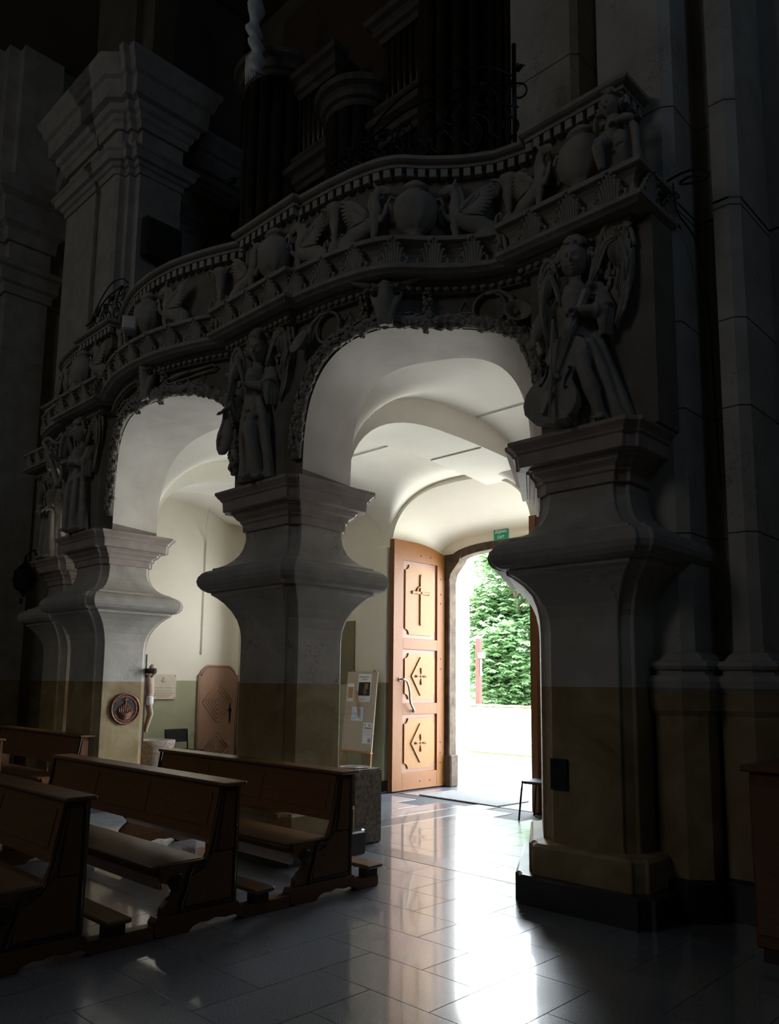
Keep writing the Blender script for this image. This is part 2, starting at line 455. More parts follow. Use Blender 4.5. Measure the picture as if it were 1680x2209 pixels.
# ---- outer shell of the church (thick walls, high ceiling)
def wall(name, *boxes, mat='nave_wall', label=None):
    m_ = MB()
    for b in boxes: m_.box(*b)
    return struct(m_.build(name, mat), label)
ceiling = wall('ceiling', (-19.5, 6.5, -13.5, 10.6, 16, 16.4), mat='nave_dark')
wall_left = wall('wall_left', (-19.5, -19, -13.5, 10.6, -.3, 16))
wall_right = wall('wall_right', (6, 6.5, -13.5, 10.6, -.3, 16))
wall_front = wall('wall_front', (-19.5, 6.5, -13.5, -13, -.3, 16), label='far altar end wall behind the viewer')
# wall_back: entrance wall with the arched door recess
WB0, WB1 = 8.75, 10.05
NC, NH = -7.18, 1.30            # door recess centre and half width
m_ = MB()
m_.box(-19, NC - NH, WB0, WB1, -.3, 5.4); m_.box(NC + NH, 6, WB0, WB1, -.3, 5.4)
xs = [NC + NH * math.sin(R(a)) for a in range(-90, 91, 5)]
def nich0(x): return arch_z(x, NC, NH + .001, 3.62, .95, 2.6)
def nich1(x): return arch_z(x, NC, NH + .001, 3.60, .42, 3.0)
v0 = [(x, WB0, nich0(x)) for x in xs]; v1 = [(x, WB1 - .15, nich1(x)) for x in xs]
n = len(xs)
m_.add([(x, WB0, 5.4) for x in xs] + v0, [(i, i + 1, n + i + 1, n + i) for i in range(n - 1)])
m_.add(v0 + v1, [(i, i + 1, n + i + 1, n + i) for i in range(n - 1)], True)
# masonry above and around the stone door frame at the outer side
OX0, OX1 = -8.24, -5.92         # clear opening
def dooro(x, off=0.0): return arch_z(x, (OX0 + OX1) / 2, (OX1 - OX0) / 2 + off + .001, 3.30 , .44 + off, 3.2)
xo = [(OX0 + OX1) / 2 + ((OX1 - OX0) / 2 + .10) * math.sin(R(a)) for a in range(-90, 91, 5)]
no = len(xo)
for yy in (WB1 - .15, WB1):
    m_.add([(x, yy, 5.4) for x in xo] + [(x, yy, dooro(x, .10)) for x in xo], [(i, i + 1, no + i + 1, no + i) for i in range(no - 1)])
m_.add([(x, WB1 - .15, dooro(x, .10)) for x in xo] + [(x, WB1, dooro(x, .10)) for x in xo], [(i, i + 1, no + i + 1, no + i) for i in range(no - 1)])
m_.box(NC - NH, OX0 - .10, WB1 - .15, WB1, -.3, 5.4); m_.box(OX1 + .10, NC + NH, WB1 - .15, WB1, -.3, 5.4)
m_.box(NC - NH - .1, NC + NH + .1, WB0 + .02, WB1, 5.3, 5.5)
# splayed outer reveal, white
m2 = MB()
for s_, xa, xb in ((-1, OX0 - .02, -8.52), (1, OX1 + .02, -5.72)):
    m2.prism([(xa, WB1), (xb, 10.75), (xb + s_ * 2.5, 10.75), (xb + s_ * 2.5, WB1)], -.3, 6.0, 'z')
m2.prism([(-11, WB1), (-3, WB1), (-3, 10.75), (-11, 10.75)], 4.05, 16, 'z')
struct(m2.build('wall_outer', 'outer_wall'), 'white outer face of the entrance wall')
wall_back = struct(m_.build('wall_back', 'plaster'), 'cream entrance wall with olive dado and deep arched door recess')
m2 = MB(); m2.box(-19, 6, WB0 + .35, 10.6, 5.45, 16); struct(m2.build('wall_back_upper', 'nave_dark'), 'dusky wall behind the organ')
# black skirting along the entrance wall
m_ = MB(); m_.box(-12.5, NC - NH - .005, WB0 - .025, WB0 + .01, 0, .16); m_.box(NC + NH + .005, -3.0, WB0 - .025, WB0 + .01, 0, .16)
struct(m_.build('baseboard_back', 'black_base'))
# shallow wall pier left of the recess, with rough plinth
m_ = MB(); m_.bbox(-8.74, NC - NH - .02, WB0 - .09, WB0 + .02, .16, 3.75, .015)
struct(m_.build('trim_1', 'plaster'), 'slender cream wall pier beside the door recess')
m_ = MB(); m_.bbox(-8.78, NC - NH - .015, WB0 - .12, WB0 + .02, .16, .72, .02)
struct(m_.build('trim_2', 'plaster'))
# a blind recess left of the notice board
m_ = MB(); m_.box(-9.62, -9.28, WB0 - .03, WB0 + .01, 1.62, 2.62)
struct(m_.build('trim_3', MT['nave_wall']), 'small dull ochre blind niche in the wall')
# vestibule side walls
wall_lobby_l = wall('wall_lobby_left', (-13.6, -12.5, 6.05, 8.76, -.3, 5.4), mat='plaster', label='cream side wall of the entrance hall with olive dado')
wall_lobby_r = wall('wall_lobby_right', (-3.0, -2.6, 6.45, 8.76, -.3, 5.4), mat='plaster')
m_ = MB(); m_.box(-12.5, -12.475, 6.1, 7.86, 0, .16); struct(m_.build('baseboard_left', 'black_base'))

# ---- vestibule vault
BAYS = [(-5.63, -3.46, 1.23), (-9.42, -6.62, 1.25), (mx(-3.46), mx(-5.63), 1.23)]      # arch openings at the front face
BACK = [(-5.78, -3.96, 1.23), (mx(-6.69), -6.69, 1.25), (mx(-3.96), mx(-5.78), 1.23)]      # and at the rear face
SPR = 3.53
def front_l(x):
    z = SPR
    for a, b, rise in BACK:
        if a - .02 < x < b + .02: z = max(z, arch_z(x, (a + b) / 2, (b - a) / 2 + .02, SPR, rise + .07, 3.0))
    return z
LUN = [(NC, 1.40, .98), (NC - 2.92, 1.40, .98), (NC + 2.75, 1.30, .98), (NC - 5.8, 1.4, .98)]
def back_l(x):
    z = 3.62
    for c, h, rise in LUN:
        if abs(x - c) < h: z = max(z, arch_z(x, c, h, 3.62, rise + .04, 2.4))
    return z
def smax(a, b, k=.10):
    h = max(k - abs(a - b), 0) / k
    return max(a, b) + h * h * k * .25
def barrel(y): return arch_z(y, 7.05, 1.75, SPR, 1.36, 2.5)
def vault_z(x, y):
    z = barrel(y)
    if y < 7.3: z = smax(z, front_l(x))
    if y > 6.8: z = smax(z, back_l(x))
    return z
def vb_y(x):
    t = min(1, max(0, (abs(x - XC) - 2.37) / (4.72 - 2.37))); return 5.34 + .65 * t * t * (3 - 2 * t)
nx, ny = 190, 60
vs_ = []; fs_ = []
for j in range(ny + 1):
    for i in range(nx + 1):
        x = -12.55 + (12.55 - 2.95) * i / nx; y0_ = vb_y(x) - .03; y = y0_ + (8.78 - y0_) * j / ny
        vs_.append((x, y, vault_z(x, y)))
for j in range(ny):
    for i in range(nx):
        a = j * (nx + 1) + i; fs_.append((a, a + 1, a + nx + 2, a + nx + 1))
m_ = MB(); m_.add(vs_, fs_, True)
vault = struct(m_.build('ceiling_vault', 'vault'), 'cream plastered cross vault of the entrance hall')
# transverse ribs from the pillars to the entrance wall
def rib_z(y):
    if y < 6.85: return SPR + 1.02 * (1 - abs((6.85 - y) / (6.85 - 5.30)) ** 2.5) ** (1 / 2.5) if y > 5.30 else SPR
    return SPR + 1.02 - .10 * ((y - 6.85) / 1.9) ** 2
for xr in (-6.22, mx(-6.22)):
    m_ = MB(); ys = [5.30 + .0001] + [5.30 + 1.55 * (1 - math.cos(R(a))) for a in range(8, 91, 6)] + [7.1, 7.4, 7.7, 8.0, 8.3, 8.6, 8.80]
    rings = []
    for y in ys: rings.append([(xr - .44, y, rib_z(y)), (xr + .44, y, rib_z(y)), (xr + .44, y, 5.35), (xr - .44, y, 5.35)])
    m_.loft(rings)
    struct(m_.build('ceiling_rib', 'vault'), None)
# thin conduits clipped to the vault, with a smoke detector
def conduit(name, pts, label):
    m_ = MB(); m_.tube(pts, .008, 6); o = m_.build(name, 'ceiling_cable'); return tag(o, label, 'conduit')
def on_vault(x, y, dz=.012): return (x, y, vault_z(x, y) - dz)
conduit('ceiling_conduit', [on_vault(-5.75 + 1.9 * t / 8, 7.4) for t in range(9)], 'thin white conduit crossing the nearer vault towards the right')
conduit('ceiling_conduit', [(-5.80 - .82 * t / 6, 7.55, rib_z(7.55) - .01) for t in range(7)], 'thin white conduit under the flat rib of the vault')
conduit('ceiling_conduit', [on_vault(-6.75 - 1.6 * t / 8, 7.5) for t in range(9)], 'thin white conduit running to the round smoke detector')
m_ = MB(); m_.lathe([(.055, 0), (.06, -.02), (.045, -.045), (.02, -.055), (.002, -.056)], 16)
tag(m_.build('smoke_detector', 'white_paint', None, on_vault(-8.42, 7.5, -.005)), 'small round smoke detector on the vault', 'smoke detector')
m_ = MB(); m_.tube([(-12.48, 7.92, 2.1), (-12.48, 7.92, 4.2)], .009, 6); m_.tube([(-12.48, 7.92, 4.2), (-12.3, 7.8, 4.45), (-11.9, 7.6, 4.7)], .009, 6)
tag(m_.build('wall_cable', 'ceiling_cable'), 'thin cable running down the wall above the brown side door', 'cable')

# ================================================================ PILLARS
PROF = {
 'base_course': [(0, .19), (.195, .19), (.21, .175), (.21, .0)],
 'plinth': [(.205, .115), (.41, .115), (.435, .09), (.445, .0)],
 'shaft': [(.43, 0), (1.0, 0), (1.598, 0), (2.02, 0), (2.12, .008), (2.22, .032), (2.31, .075), (2.39, .13), (2.45, .19), (2.475, .225), (2.505, .228)],
 'torus_moulding': [(2.50, .22), (2.51, .265), (2.53, .30), (2.565, .325), (2.61, .335), (2.655, .325), (2.69, .30), (2.715, .265), (2.725, .23)],
 'neck': [(2.72, .225), (2.745, .222), (2.755, .18), (2.785, .125), (2.83, .075), (2.885, .035), (2.95, .008), (3.03, -.008), (3.13, -.01)],
 'capital': [(3.12, .015), (3.20, .018), (3.205, .035), (3.235, .038), (3.25, .05), (3.275, .082), (3.30, .088), (3.305, .105), (3.32, .105), (3.325, .165), (3.43, .17), (3.435, .185), (3.455, .19), (3.475, .205), (3.50, .228), (3.53, .23)],
}
PART_MAT = {'base_course': 'black_base', 'plinth': 'pillar', 'shaft': 'pillar', 'torus_moulding': 'stucco_l', 'neck': 'pillar', 'capital': 'stone_pink'}
MT['stucco_l'] = speckle('grey_smooth_moulding', (.33, .305, .275), (.42, .39, .355), 4, .65, .15)
def pillar_poly(a, b, c, off, z, skew=0):
    b0_ = b; a += off; b += off
    out = []
    i_ = .028
    for sx, sy in ((1, 1), (-1, 1), (-1, -1), (1, -1)):
        q = [(a, b - c), (a - i_, b - c + .004), (a - c + .004, b - i_), (a - c, b)]
        if sx * sy < 0: q = q[::-1]
        out += [(sx * x + (skew * (sy * y + b0_) if skew * sx > 0 and sy * y > -b0_ else 0), sy * y, z) for x, y in q]
    return out
def pillar(label, x, y, a, b, rz=0.0, skew=0):
    t = empty('pillar', (x, y, 0), rz)
    tag(t, label, 'pillar')
    for part, prof in PROF.items():
        m_ = MB(); m_.loft([pillar_poly(a, b, .085, o_, z, skew) for z, o_ in prof])
        o = m_.build(part, PART_MAT[part], t)
        if part not in ('base_course',):
            md = o.modifiers.new('bevel', 'BEVEL'); md.width = .006; md.segments = 1; md.limit_method = 'ANGLE'; md.angle_limit = R(50)
    return t
P1 = pillar('nearest marbled pillar, right of the open church door, dark below', -3.08, 5.62, .37, .37, 0, -.68)
P2 = pillar('marbled pillar between the two wide arches, behind the front bench', -6.22, 4.98, .44, .36)
P3 = pillar('marbled pillar with the bronze medallion and a brightly lit side', mx(-6.22), 4.98, .44, .36)
P4 = pillar('farthest marbled pillar, half hidden at the left edge', -12.62, 5.62, .37, .37, 0, .40)
m_ = MB(); m_.bbox(-.075, .075, -.012, .012, 0, .23, .004)
tag(m_.build('wall_socket_panel', 'bronze_dark', None, (-3.30, 5.243, .83)), 'small dark panel set low on the nearest pillar', 'panel')

# ================================================================ RIGHT AND LEFT NAVE PIERS
def pier_loft(name, poly, levels, mat, parent=None, label=None):
    # levels: (z, off); polygon is an open plan path swept upward (offset outward)
    P = [Vector(p) for p in poly]; N = rail_normals(P)
    rings = [[(p.x - n_.x * o_, p.y - n_.y * o_, z) for p, n_ in zip(P, N)] for z, o_ in levels]
    m_ = MB(); m_.loft(rings, True, True)
    return m_.build(name, mat, parent)
RPL = [(-3.05, 7.6), (-3.05, 5.64), (-2.50, 5.64), (-2.42, 5.70), (-2.42, 6.12), (-2.22, 6.12), (-2.22, 5.90), (-2.10, 5.90), (-2.03, 5.96), (-2.03, 6.6), (6, 6.6), (6, 7.6)]
RP = [(-4.22, 7.6), (-4.22, 6.02), (-3.54, 6.02), (-3.48, 6.08), (-3.48, 6.4), (-3.05, 6.4), (-3.05, 5.64), (-2.50, 5.64), (-2.42, 5.70), (-2.42, 6.12), (-2.22, 6.12), (-2.22, 5.90), (-2.10, 5.90), (-2.03, 5.96), (-2.03, 6.6), (6, 6.6), (6, 7.6)]
pier_r = struct(pier_loft('wall_pier_right', RP, [(5.4, 0), (16, 0)], 'pier'), 'grey marbled nave pier with stepped pilasters right of the gallery')
o = pier_loft('lower_pier', RPL, [(-.1, 0), (5.42, 0)], 'pier'); o.parent = pier_r
# pilaster joints, pedestal and base mouldings
RB = [(-2.60, 6.1), (-2.60, 5.62), (-2.49, 5.62), (-2.40, 5.69), (-2.40, 6.10), (-2.22, 6.10), (-2.22, 5.88), (-2.09, 5.88), (-2.01, 5.95), (-2.01, 6.58)]
def rtrim(levels, name, mat):
    P = [Vector(p) for p in RB]; N = rail_normals(P)
    rings = [[(p.x - n_.x * o_, p.y - n_.y * o_, z) for p, n_ in zip(P, N)] for z, o_ in levels]
    m_ = MB(); m_.loft(rings, False, False, False); return struct(m_.build(name, mat))
rtrim([(1.56, 0), (1.56, .085), (1.60, .105), (1.65, .105), (1.69, .085), (1.695, .06), (1.73, .055), (1.735, .075), (1.76, .085), (1.79, .075), (1.80, .045), (1.84, .02), (1.86, 0)], 'trim_4', 'stucco_l')
rtrim([(-.01, .07), (1.40, .07), (1.44, .09), (1.56, .10), (1.57, 0)], 'trim_5', 'pillar')
rtrim([(-.01, .12), (.26, .12), (.28, .07)], 'trim_6', 'black_base')
for zj in (2.75, 3.72, 4.42, 5.35, 6.25, 7.6, 9.0):
    P = [Vector(p) for p in (RP[1:14] if zj > 5.4 else RPL[1:10])]; N = rail_normals(P)
    m_ = MB(); m_.loft([[(p.x - n_.x * .002, p.y - n_.y * .002, z) for p, n_ in zip(P, N)] for z in (zj - .004, zj + .004)], False, False)
    m_.build('masonry_joint', 'ink', pier_r)
# round vent hole and stone joint on the pier
m_ = MB(); m_.lathe([(.075, 0), (.085, -.015), (.07, -.03), (.045, -.02), (.03, .0), (.01, .012), (.001, .012)], 20, True, Matrix.Rotation(R(-90), 4, 'X'))
tag(m_.build('wall_vent', 'stucco_dark', None, (-2.62, 5.63, 3.86)), 'small round dark vent on the right nave pier', 'vent')
# a dark wooden cupboard in the aisle at the far right
t = tag(empty('aisle_cabinet', (-1.35, 5.35, 0)), 'dark wooden cabinet barely visible in the right corner shadow', 'cabinet')
m_ = MB(); m_.bbox(-.5, .55, -.3, .45, .08, 1.10, .012); m_.build('body', 'bench_end', t)
m_ = MB(); m_.bbox(-.54, .59, -.34, .47, 1.10, 1.14, .01); m_.build('top', 'bench', t)
m_ = MB(); m_.box(-.47, .52, -.27, .43, .0, .08); m_.build('plinth', 'bench_trim', t)
for s in (-1, 1):
    m_ = MB(); m_.bbox(s * .26 - .22, s * .26 + .22, -.315, -.295, .16, 1.02, .006); m_.build('door', 'bench', t)

LP = [(-14.9, 7.6), (-14.9, 5.92), (-13.62, 5.92), (-13.62, 6.05), (-13.42, 6.05), (-13.42, 5.92), (-12.86, 5.92), (-12.80, 5.98), (-12.80, 6.10), (-12.66, 6.10), (-12.66, 6.22), (-12.50, 6.22), (-12.50, 7.06), (-13.5, 7.06), (-13.5, 8.8), (-14.9, 8.8)]
def lofo(levels, name, mat):
    P = [Vector(p) for p in LP]; N = rail_normals(P); N[0] = N[1]
    rings = [[(p.x - n_.x * o_, p.y - n_.y * o_, z) for p, n_ in zip(P, N)] for z, o_ in levels]
    m_ = MB(); m_.loft(rings, True, True); return m_.build(name, mat)
pier_l = struct(lofo([(5.5, 0), (12.75, 0)], 'wall_pier_left', 'pier'), 'tall marbled nave pier rising behind the left end of the gallery')
o = lofo([(10.75, 0), (10.75, .03), (10.86, .04), (10.88, .08), (10.94, .11), (10.96, .17), (11.08, .20), (11.12, .24), (11.15, .24), (11.15, .02)], 'capital_band', 'stucco_l'); o.parent = pier_l
o = lofo([(11.62, .02), (11.62, .06), (11.74, .08), (11.78, .12), (11.86, .14), (11.90, .20), (12.02, .22), (12.05, .32), (12.40, .34), (12.44, .40), (12.60, .44), (12.70, .50), (12.78, .52), (12.78, 0)], 'cornice', 'stucco_l'); o.parent = pier_l
m_ = MB(); m_.box(-14.9, -13.2, 6.3, 8.8, 12.7, 16.1); m_.box(-13.2, -12.75, 6.45, 6.9, 12.7, 16.1); o = m_.build('upper_pier', 'nave_dark', pier_l)  # dark plaster here stands in for the shade above the cornice
# black panel (loudspeaker) on the left pier
t = tag(empty('loudspeaker_panel', (-12.47, 6.66, 9.53)), 'large black loudspeaker panel on the left nave pier', 'loudspeaker')
m_ = MB(); m_.bbox(-.02, .16, -.38, .38, -.40, .40, .05); m_.build('casing', 'black', t)
m_ = MB(); m_.bbox(.16, .172, -.33, .33, -.35, .35, .004); m_.build('grille', 'ink', t)
# left aisle: wall and clustered pilaster with capital
AW = struct(wall('wall_aisle_left', (-19, -14.8, 7.2, 8.8, -.3, 16)), 'ochre aisle wall at the far left')
m_ = MB(); m_.box(-19, -14.9, 7.15, 7.22, -.1, 1.6); o = m_.build('dado', 'pillar', AW)
AP = [(-19, 5.3), (-17.9, 5.3), (-17.9, 5.45), (-17.6, 5.45), (-17.6, 5.7), (-17.35, 5.7), (-17.35, 6.6), (-17.5, 6.6), (-17.5, 7.2), (-19, 7.2)]
def apo(levels, name, mat):
    P = [Vector(p) for p in AP]; N = rail_normals(P)
    rings = [[(p.x - n_.x * o_, p.y - n_.y * o_, z) for p, n_ in zip(P, N)] for z, o_ in levels]
    m_ = MB(); m_.loft(rings, True, True); return m_.build(name, mat)
pier_a = struct(apo([(-.1, 0), (16, 0)], 'wall_pier_aisle', 'pier'), 'shadowed aisle pier at the left edge')
for lv in ([(10.0, 0), (10.0, .06), (10.2, .08), (10.25, .16), (10.5, .18), (10.55, .26), (10.65, .28), (10.65, 0)], [(11.2, 0), (11.2, .08), (11.5, .10), (11.6, .22), (12.1, .26), (12.2, .42), (12.5, .46), (12.5, 0)]):
    o = apo(lv, 'capital_band', 'stucco_l'); o.parent = pier_a
# arches springing above the left pier (dark relief in the upper left corner)
def arch_band(name, c, rad, wid, y0, y1, z0, mat, zx=1.0):
    m_ = MB(); rings = []
    for k in range(25):
        a = math.pi * k / 24
        rings.append([(c + r_ * math.cos(a), y, z0 + r_ * zx * math.sin(a)) for r_, y in ((rad, y0), (rad + wid, y0), (rad + wid, y1), (rad, y1))])
    m_.loft(rings); return struct(m_.build(name, mat))
arch_band('trim_7', -16.2, 1.3, .35, 6.6, 7.25, 11.6, 'stucco_l', 1.3)
arch_band('trim_8', -16.2, .9, .25, 6.9, 7.25, 11.6, 'stucco_dark', 1.3)
# ================================================================ GALLERY
half_r = [(-5.58, 4.26), ]
c1 = crom([(-8.17, 4.06), (-7.75, 4.09), (-7.4, 4.165), (-7.1, 4.255), (-6.90, 4.33)], 6)
c2 = crom([(-5.55, 4.34), (-5.3, 4.36), (-4.95, 4.41), (-4.66, 4.49), (-4.45, 4.61), (-4.27, 4.80), (-4.05, 4.99), (-3.84, 5.12)], 5)
RH = [Vector((p[0], p[1])) for p in c1] + [Vector((-6.88, 4.26)), Vector((-5.57, 4.26))] + [Vector((p[0], p[1])) for p in c2] + [Vector((-3.76, 5.14)), Vector((-3.74, 5.07)), Vector((-2.42, 5.07)), Vector((-2.42, 5.75))]
LIP = [Vector((mx(p.x), p.y)) for p in RH[:0:-1]] + RH          # left -> right
LIPM = [p for p in LIP]
gal = tag(empty('organ_gallery', (XC, 5.0, 5.2)), 'grey carved gallery front with undulating parapet carried on the pillars', 'gallery')
GO = Vector((XC, 5.0, 5.2))
def gb(mb, name, mat, parent=None, kind=None):
    # meshes made in world coordinates, stored relative to the gallery's origin
    for p in mb.v: p -= GO
    o = mb.build(name, mat, parent or gal)
    if kind: o['kind'] = kind
    return o
OFF = .25
WALLP = offset_path(LIP, OFF)
def wall_y(x):
    # front face of the arcade wall at x
    pts = [p for p in WALLP if True]
    best = None
    for a, b in zip(pts, pts[1:]):
        if a.x <= x <= b.x and b.x - a.x > 1e-6:
            t = (x - a.x) / (b.x - a.x); y = a.y + (b.y - a.y) * t
            best = y if best is None else min(best, y)
    return best if best is not None else 5.32
def back_y(x):
    u = -abs(x - XC)
    # from pillar 2 (|dx|=2.37) to pillar 1 (|dx|=4.72)
    t = min(1, max(0, (abs(x - XC) - 2.37) / (4.72 - 2.37)))
    return 5.34 + .65 * t * t * (3 - 2 * t)
# arcade wall: arches, soffits, spandrels
XL0, XR0 = -13.85, -2.46
stations = []
def seg_st(a, b, n_): return [a + (b - a) * k / n_ for k in range(n_ + 1)]
edges = sorted(BAYS)
xs = []
cur = XL0
solid = []
curb = XL0
for (a, b, rise), (ba, bb, _) in zip(edges, sorted(BACK)):
    solid.append((cur, a, curb, ba)); cur = b; curb = bb
solid.append((cur, XR0, curb, XR0))
wallm = MB(); sofm = []
TOP = 5.30
for a, b, a_, b_ in solid:
    st = seg_st(a, b, 10); sb = seg_st(a_, b_, 10)
    vs_ = []
    for x, xb in zip(st, sb): vs_ += [(x, wall_y(x), SPR), (x, wall_y(x), TOP), (xb, back_y(xb), TOP), (xb, back_y(xb), SPR)]
    wallm.loft([vs_[4 * i:4 * i + 4] for i in range(len(st))])
for (a, b, rise), (ba, bb, _) in zip(edges, sorted(BACK)):
    c = (a + b) / 2; h = (b - a) / 2
    st = [c - h * math.cos(R(k)) for k in range(0, 181, 4)]
    zz = [arch_z(x, c, h + 1e-4, SPR, rise, 3.0) for x in st]
    nn = len(st)
    A = [(x, wall_y(x), z) for x, z in zip(st, zz)]; B = [(x, wall_y(x), TOP) for x in st]
    stb = [ba + (x - a) * (bb - ba) / (b - a) for x in st]
    Cc = [(x, back_y(x), z) for x, z in zip(stb, zz)]; D = [(x, back_y(x), TOP) for x in stb]
    q = lambda n_: [(i, i + 1, n_ + i + 1, n_ + i) for i in range(n_ - 1)]
    wallm.add(A + B, q(nn)); wallm.add(Cc + D, q(nn))
    s_ = MB(); s_.add(A + Cc, q(nn), True); sofm.append(s_)
gb(wallm, 'arcade_wall', 'stucco_dark')
for s_ in sofm: gb(s_, 'arch_soffit', 'soffit')
# deck of the gallery
m_ = MB()
dk = offset_path(LIP, .38); dv = [(p.x, p.y, 5.47) for p in dk] + [(p.x, 8.8, 5.47) for p in dk]
nn = len(dk); m_.add(dv, [(i, i + 1, nn + i + 1, nn + i) for i in range(nn - 1)])
m_.box(-13.9, -2.5, 5.4, 9.2, 5.36, 5.44)
gb(m_, 'gallery_deck', 'organ_wood')
# cornice with concave leaf band
m_ = MB(); sweep(m_, LIP, [(OFF + .02, 5.17), (.05, 5.17), (.03, 5.185), (0, 5.20), (0, 5.235), (.02, 5.245), (.035, 5.262), (.075, 5.285), (.10, 5.33), (.10, 5.375), (.075, 5.42), (.04, 5.45), (.012, 5.455), (0, 5.46), (0, 5.50), (.04, 5.508), (.5, 5.51), (.5, 5.3)])
gb(m_, 'cornice', 'stucco')
# moulding under the cornice and bead row
m_ = MB(); sweep(m_, LIP, [(OFF + .02, 5.06), (OFF - .05, 5.06), (OFF - .06, 5.075), (OFF - .06, 5.12), (OFF - .09, 5.14), (OFF - .10, 5.175), (OFF + .02, 5.175)])
gb(m_, 'under_moulding', 'stucco_dark')
def arclen(path):
    s_ = [0.0]
    for a, b in zip(path, path[1:]): s_.append(s_[-1] + (b - a).length)
    return s_
def along(path, step, start=0.0, end=None):
    s_ = arclen(path); L = s_[-1] if end is None else end; out = []; d = start
    while d <= L:
        i = max(k for k in range(len(s_)) if s_[k] <= d + 1e-9); i = min(i, len(path) - 2)
        t = (d - s_[i]) / max(1e-9, s_[i + 1] - s_[i]); p = path[i].lerp(path[i + 1], t)
        dr = (path[i + 1] - path[i]).normalized(); out.append((p, dr)); d += step
    return out
FRONT = LIP[1:-1]            # without the returns at both ends
bp = offset_path(LIP, OFF - .075)[1:-1]
m_ = MB()
for k, (p, d) in enumerate(along(bp, .082, .05)):
    if abs(d.y) > .95: continue
    a = math.atan2(d.y, d.x); Mx = Matrix.Translation((p.x, p.y, 5.095)) @ Matrix.Rotation(a, 4, 'Z')
    m_.ball((0, 0, 0), (.033, .022, .022), 8, Mx)
gb(m_, 'bead_row', 'stucco', None, 'stuff')
# acanthus leaves
def acanthus():
    m_ = MB()
    # broad backing leaf
    m_.loft([[(u * w, -.012 - y_ - .012 * (1 - abs(u)), z) for u in (-1, -.5, 0, .5, 1)] + [(u * w, .02 - y_, z) for u in (1, .5, 0, -.5, -1)] for z, w, y_ in ((0, .085, .0), (.05, .080, .0), (.12, .078, .006), (.18, .066, .022), (.215, .045, .045), (.225, .02, .06))], True, True, True)
    # ribbed lobes: a middle lobe and three pairs fanning outward
    for k, (x0, x1, h, r_) in enumerate(((0, 0, .245, .019), (.020, .030, .225, .017), (.042, .062, .19, .016), (.062, .092, .145, .015))):
        for s_ in ((1,) if k == 0 else (-1, 1)):
            m_.tube(crom([(s_ * x0, -.030, 0), (s_ * (x0 * .8 + x1 * .2), -.034, h * .35), (s_ * (x0 + x1) / 2, -.042, h * .72), (s_ * x1, -.070 + .006 * k, h), (s_ * x1 * 1.06, -.092 + .006 * k, h - .018)], 2), [(r_ * (.8, .85, .9, 1, 1.1, 1.15, 1.1, .85, .5)[q]) for q in range(9)], 6)
            if k: m_.tube([(s_ * (x0 + .012), -.034, h * .45), (s_ * (x1 + .016), -.040, h * .62), (s_ * (x1 + .024), -.056, h * .66)], [.010, .012, .004], 5)
    # curling tendrils along the lip
    for s_ in (-1, 1):
        m_.tube(crom([(s_ * .06, -.03, .012), (s_ * .10, -.035, .012), (s_ * .130, -.04, .03), (s_ * .135, -.04, .06), (s_ * .112, -.04, .066)], 3), [.016] * 5 + [.014] * 4 + [.011] * 3 + [.007], 6)
    return m_.mesh('acanthus_leaf')
leaf_me = acanthus(); leaf_me.materials.append(MT['stucco'])
lp = offset_path(LIP, .075)
Lf = lp
xs_leaf = []
for (p, d) in along(Lf, .352, .40):
    if d.length == 0: continue
    a = math.atan2(d.y, d.x)
    o = obj('acanthus_leaf', leaf_me, None, gal, Vector((p.x, p.y, 5.235)) - GO, (0, 0, a)); o.scale = (1.0, 1, 1)
# parapet wall, dentils, handrail
m_ = MB(); sweep(m_, LIP, [(.30, 5.50), (.30, 6.22), (.27, 6.235), (.27, 6.30), (.48, 6.30), (.48, 5.50)]); gb(m_, 'parapet', 'stucco_dark')
m_ = MB(); sweep(m_, LIP, [(.22, 6.295), (.22, 6.325), (.19, 6.335), (.17, 6.35), (.17, 6.385), (.19, 6.40), (.50, 6.405), (.50, 6.295)]); gb(m_, 'handrail', 'stucco')
m_ = MB(); m_.bbox(-.032, .032, -.03, .035, -.04, .04, .003); dent_me = m_.mesh('dentil'); dent_me.materials.append(MT['stucco_l'])
for (p, d) in along(offset_path(LIP, .255), .105, .10):
    obj('dentil', dent_me, None, gal, Vector((p.x, p.y, 6.252)) - GO, (0, 0, math.atan2(d.y, d.x)))
# ---- relief figures on the parapet: vases, griffins, candelabra
def vase_mesh():
    m_ = MB()
    pr = [(.001, .0), (.075, 0), (.075, .02), (.055, .03), (.045, .06), (.075, .075), (.08, .095), (.055, .11), (.10, .14), (.155, .20), (.185, .28), (.19, .36), (.175, .42), (.13, .465), (.085, .485), (.075, .505), (.10, .515), (.115, .53), (.10, .555), (.06, .565), (.06, .585), (.035, .60), (.012, .605)]
    def fl_(a, z):
        if .12 < z < .27: return .09 * abs(math.cos(a * 4.5)) * 1.6 - .06
        return 0
    m_.lathe(pr, 36, True, None, fl_)
    for s_ in (-1, 1):  # lug handles
        m_.tube([(s_ * .165, 0, .43), (s_ * .215, 0, .45), (s_ * .235, 0, .40), (s_ * .205, 0, .34), (s_ * .185, 0, .33)], [.016, .017, .016, .014, .012], 8)
    return m_.mesh('relief_vase')
vase_me = vase_mesh(); vase_me.materials.append(MT['stucco'])
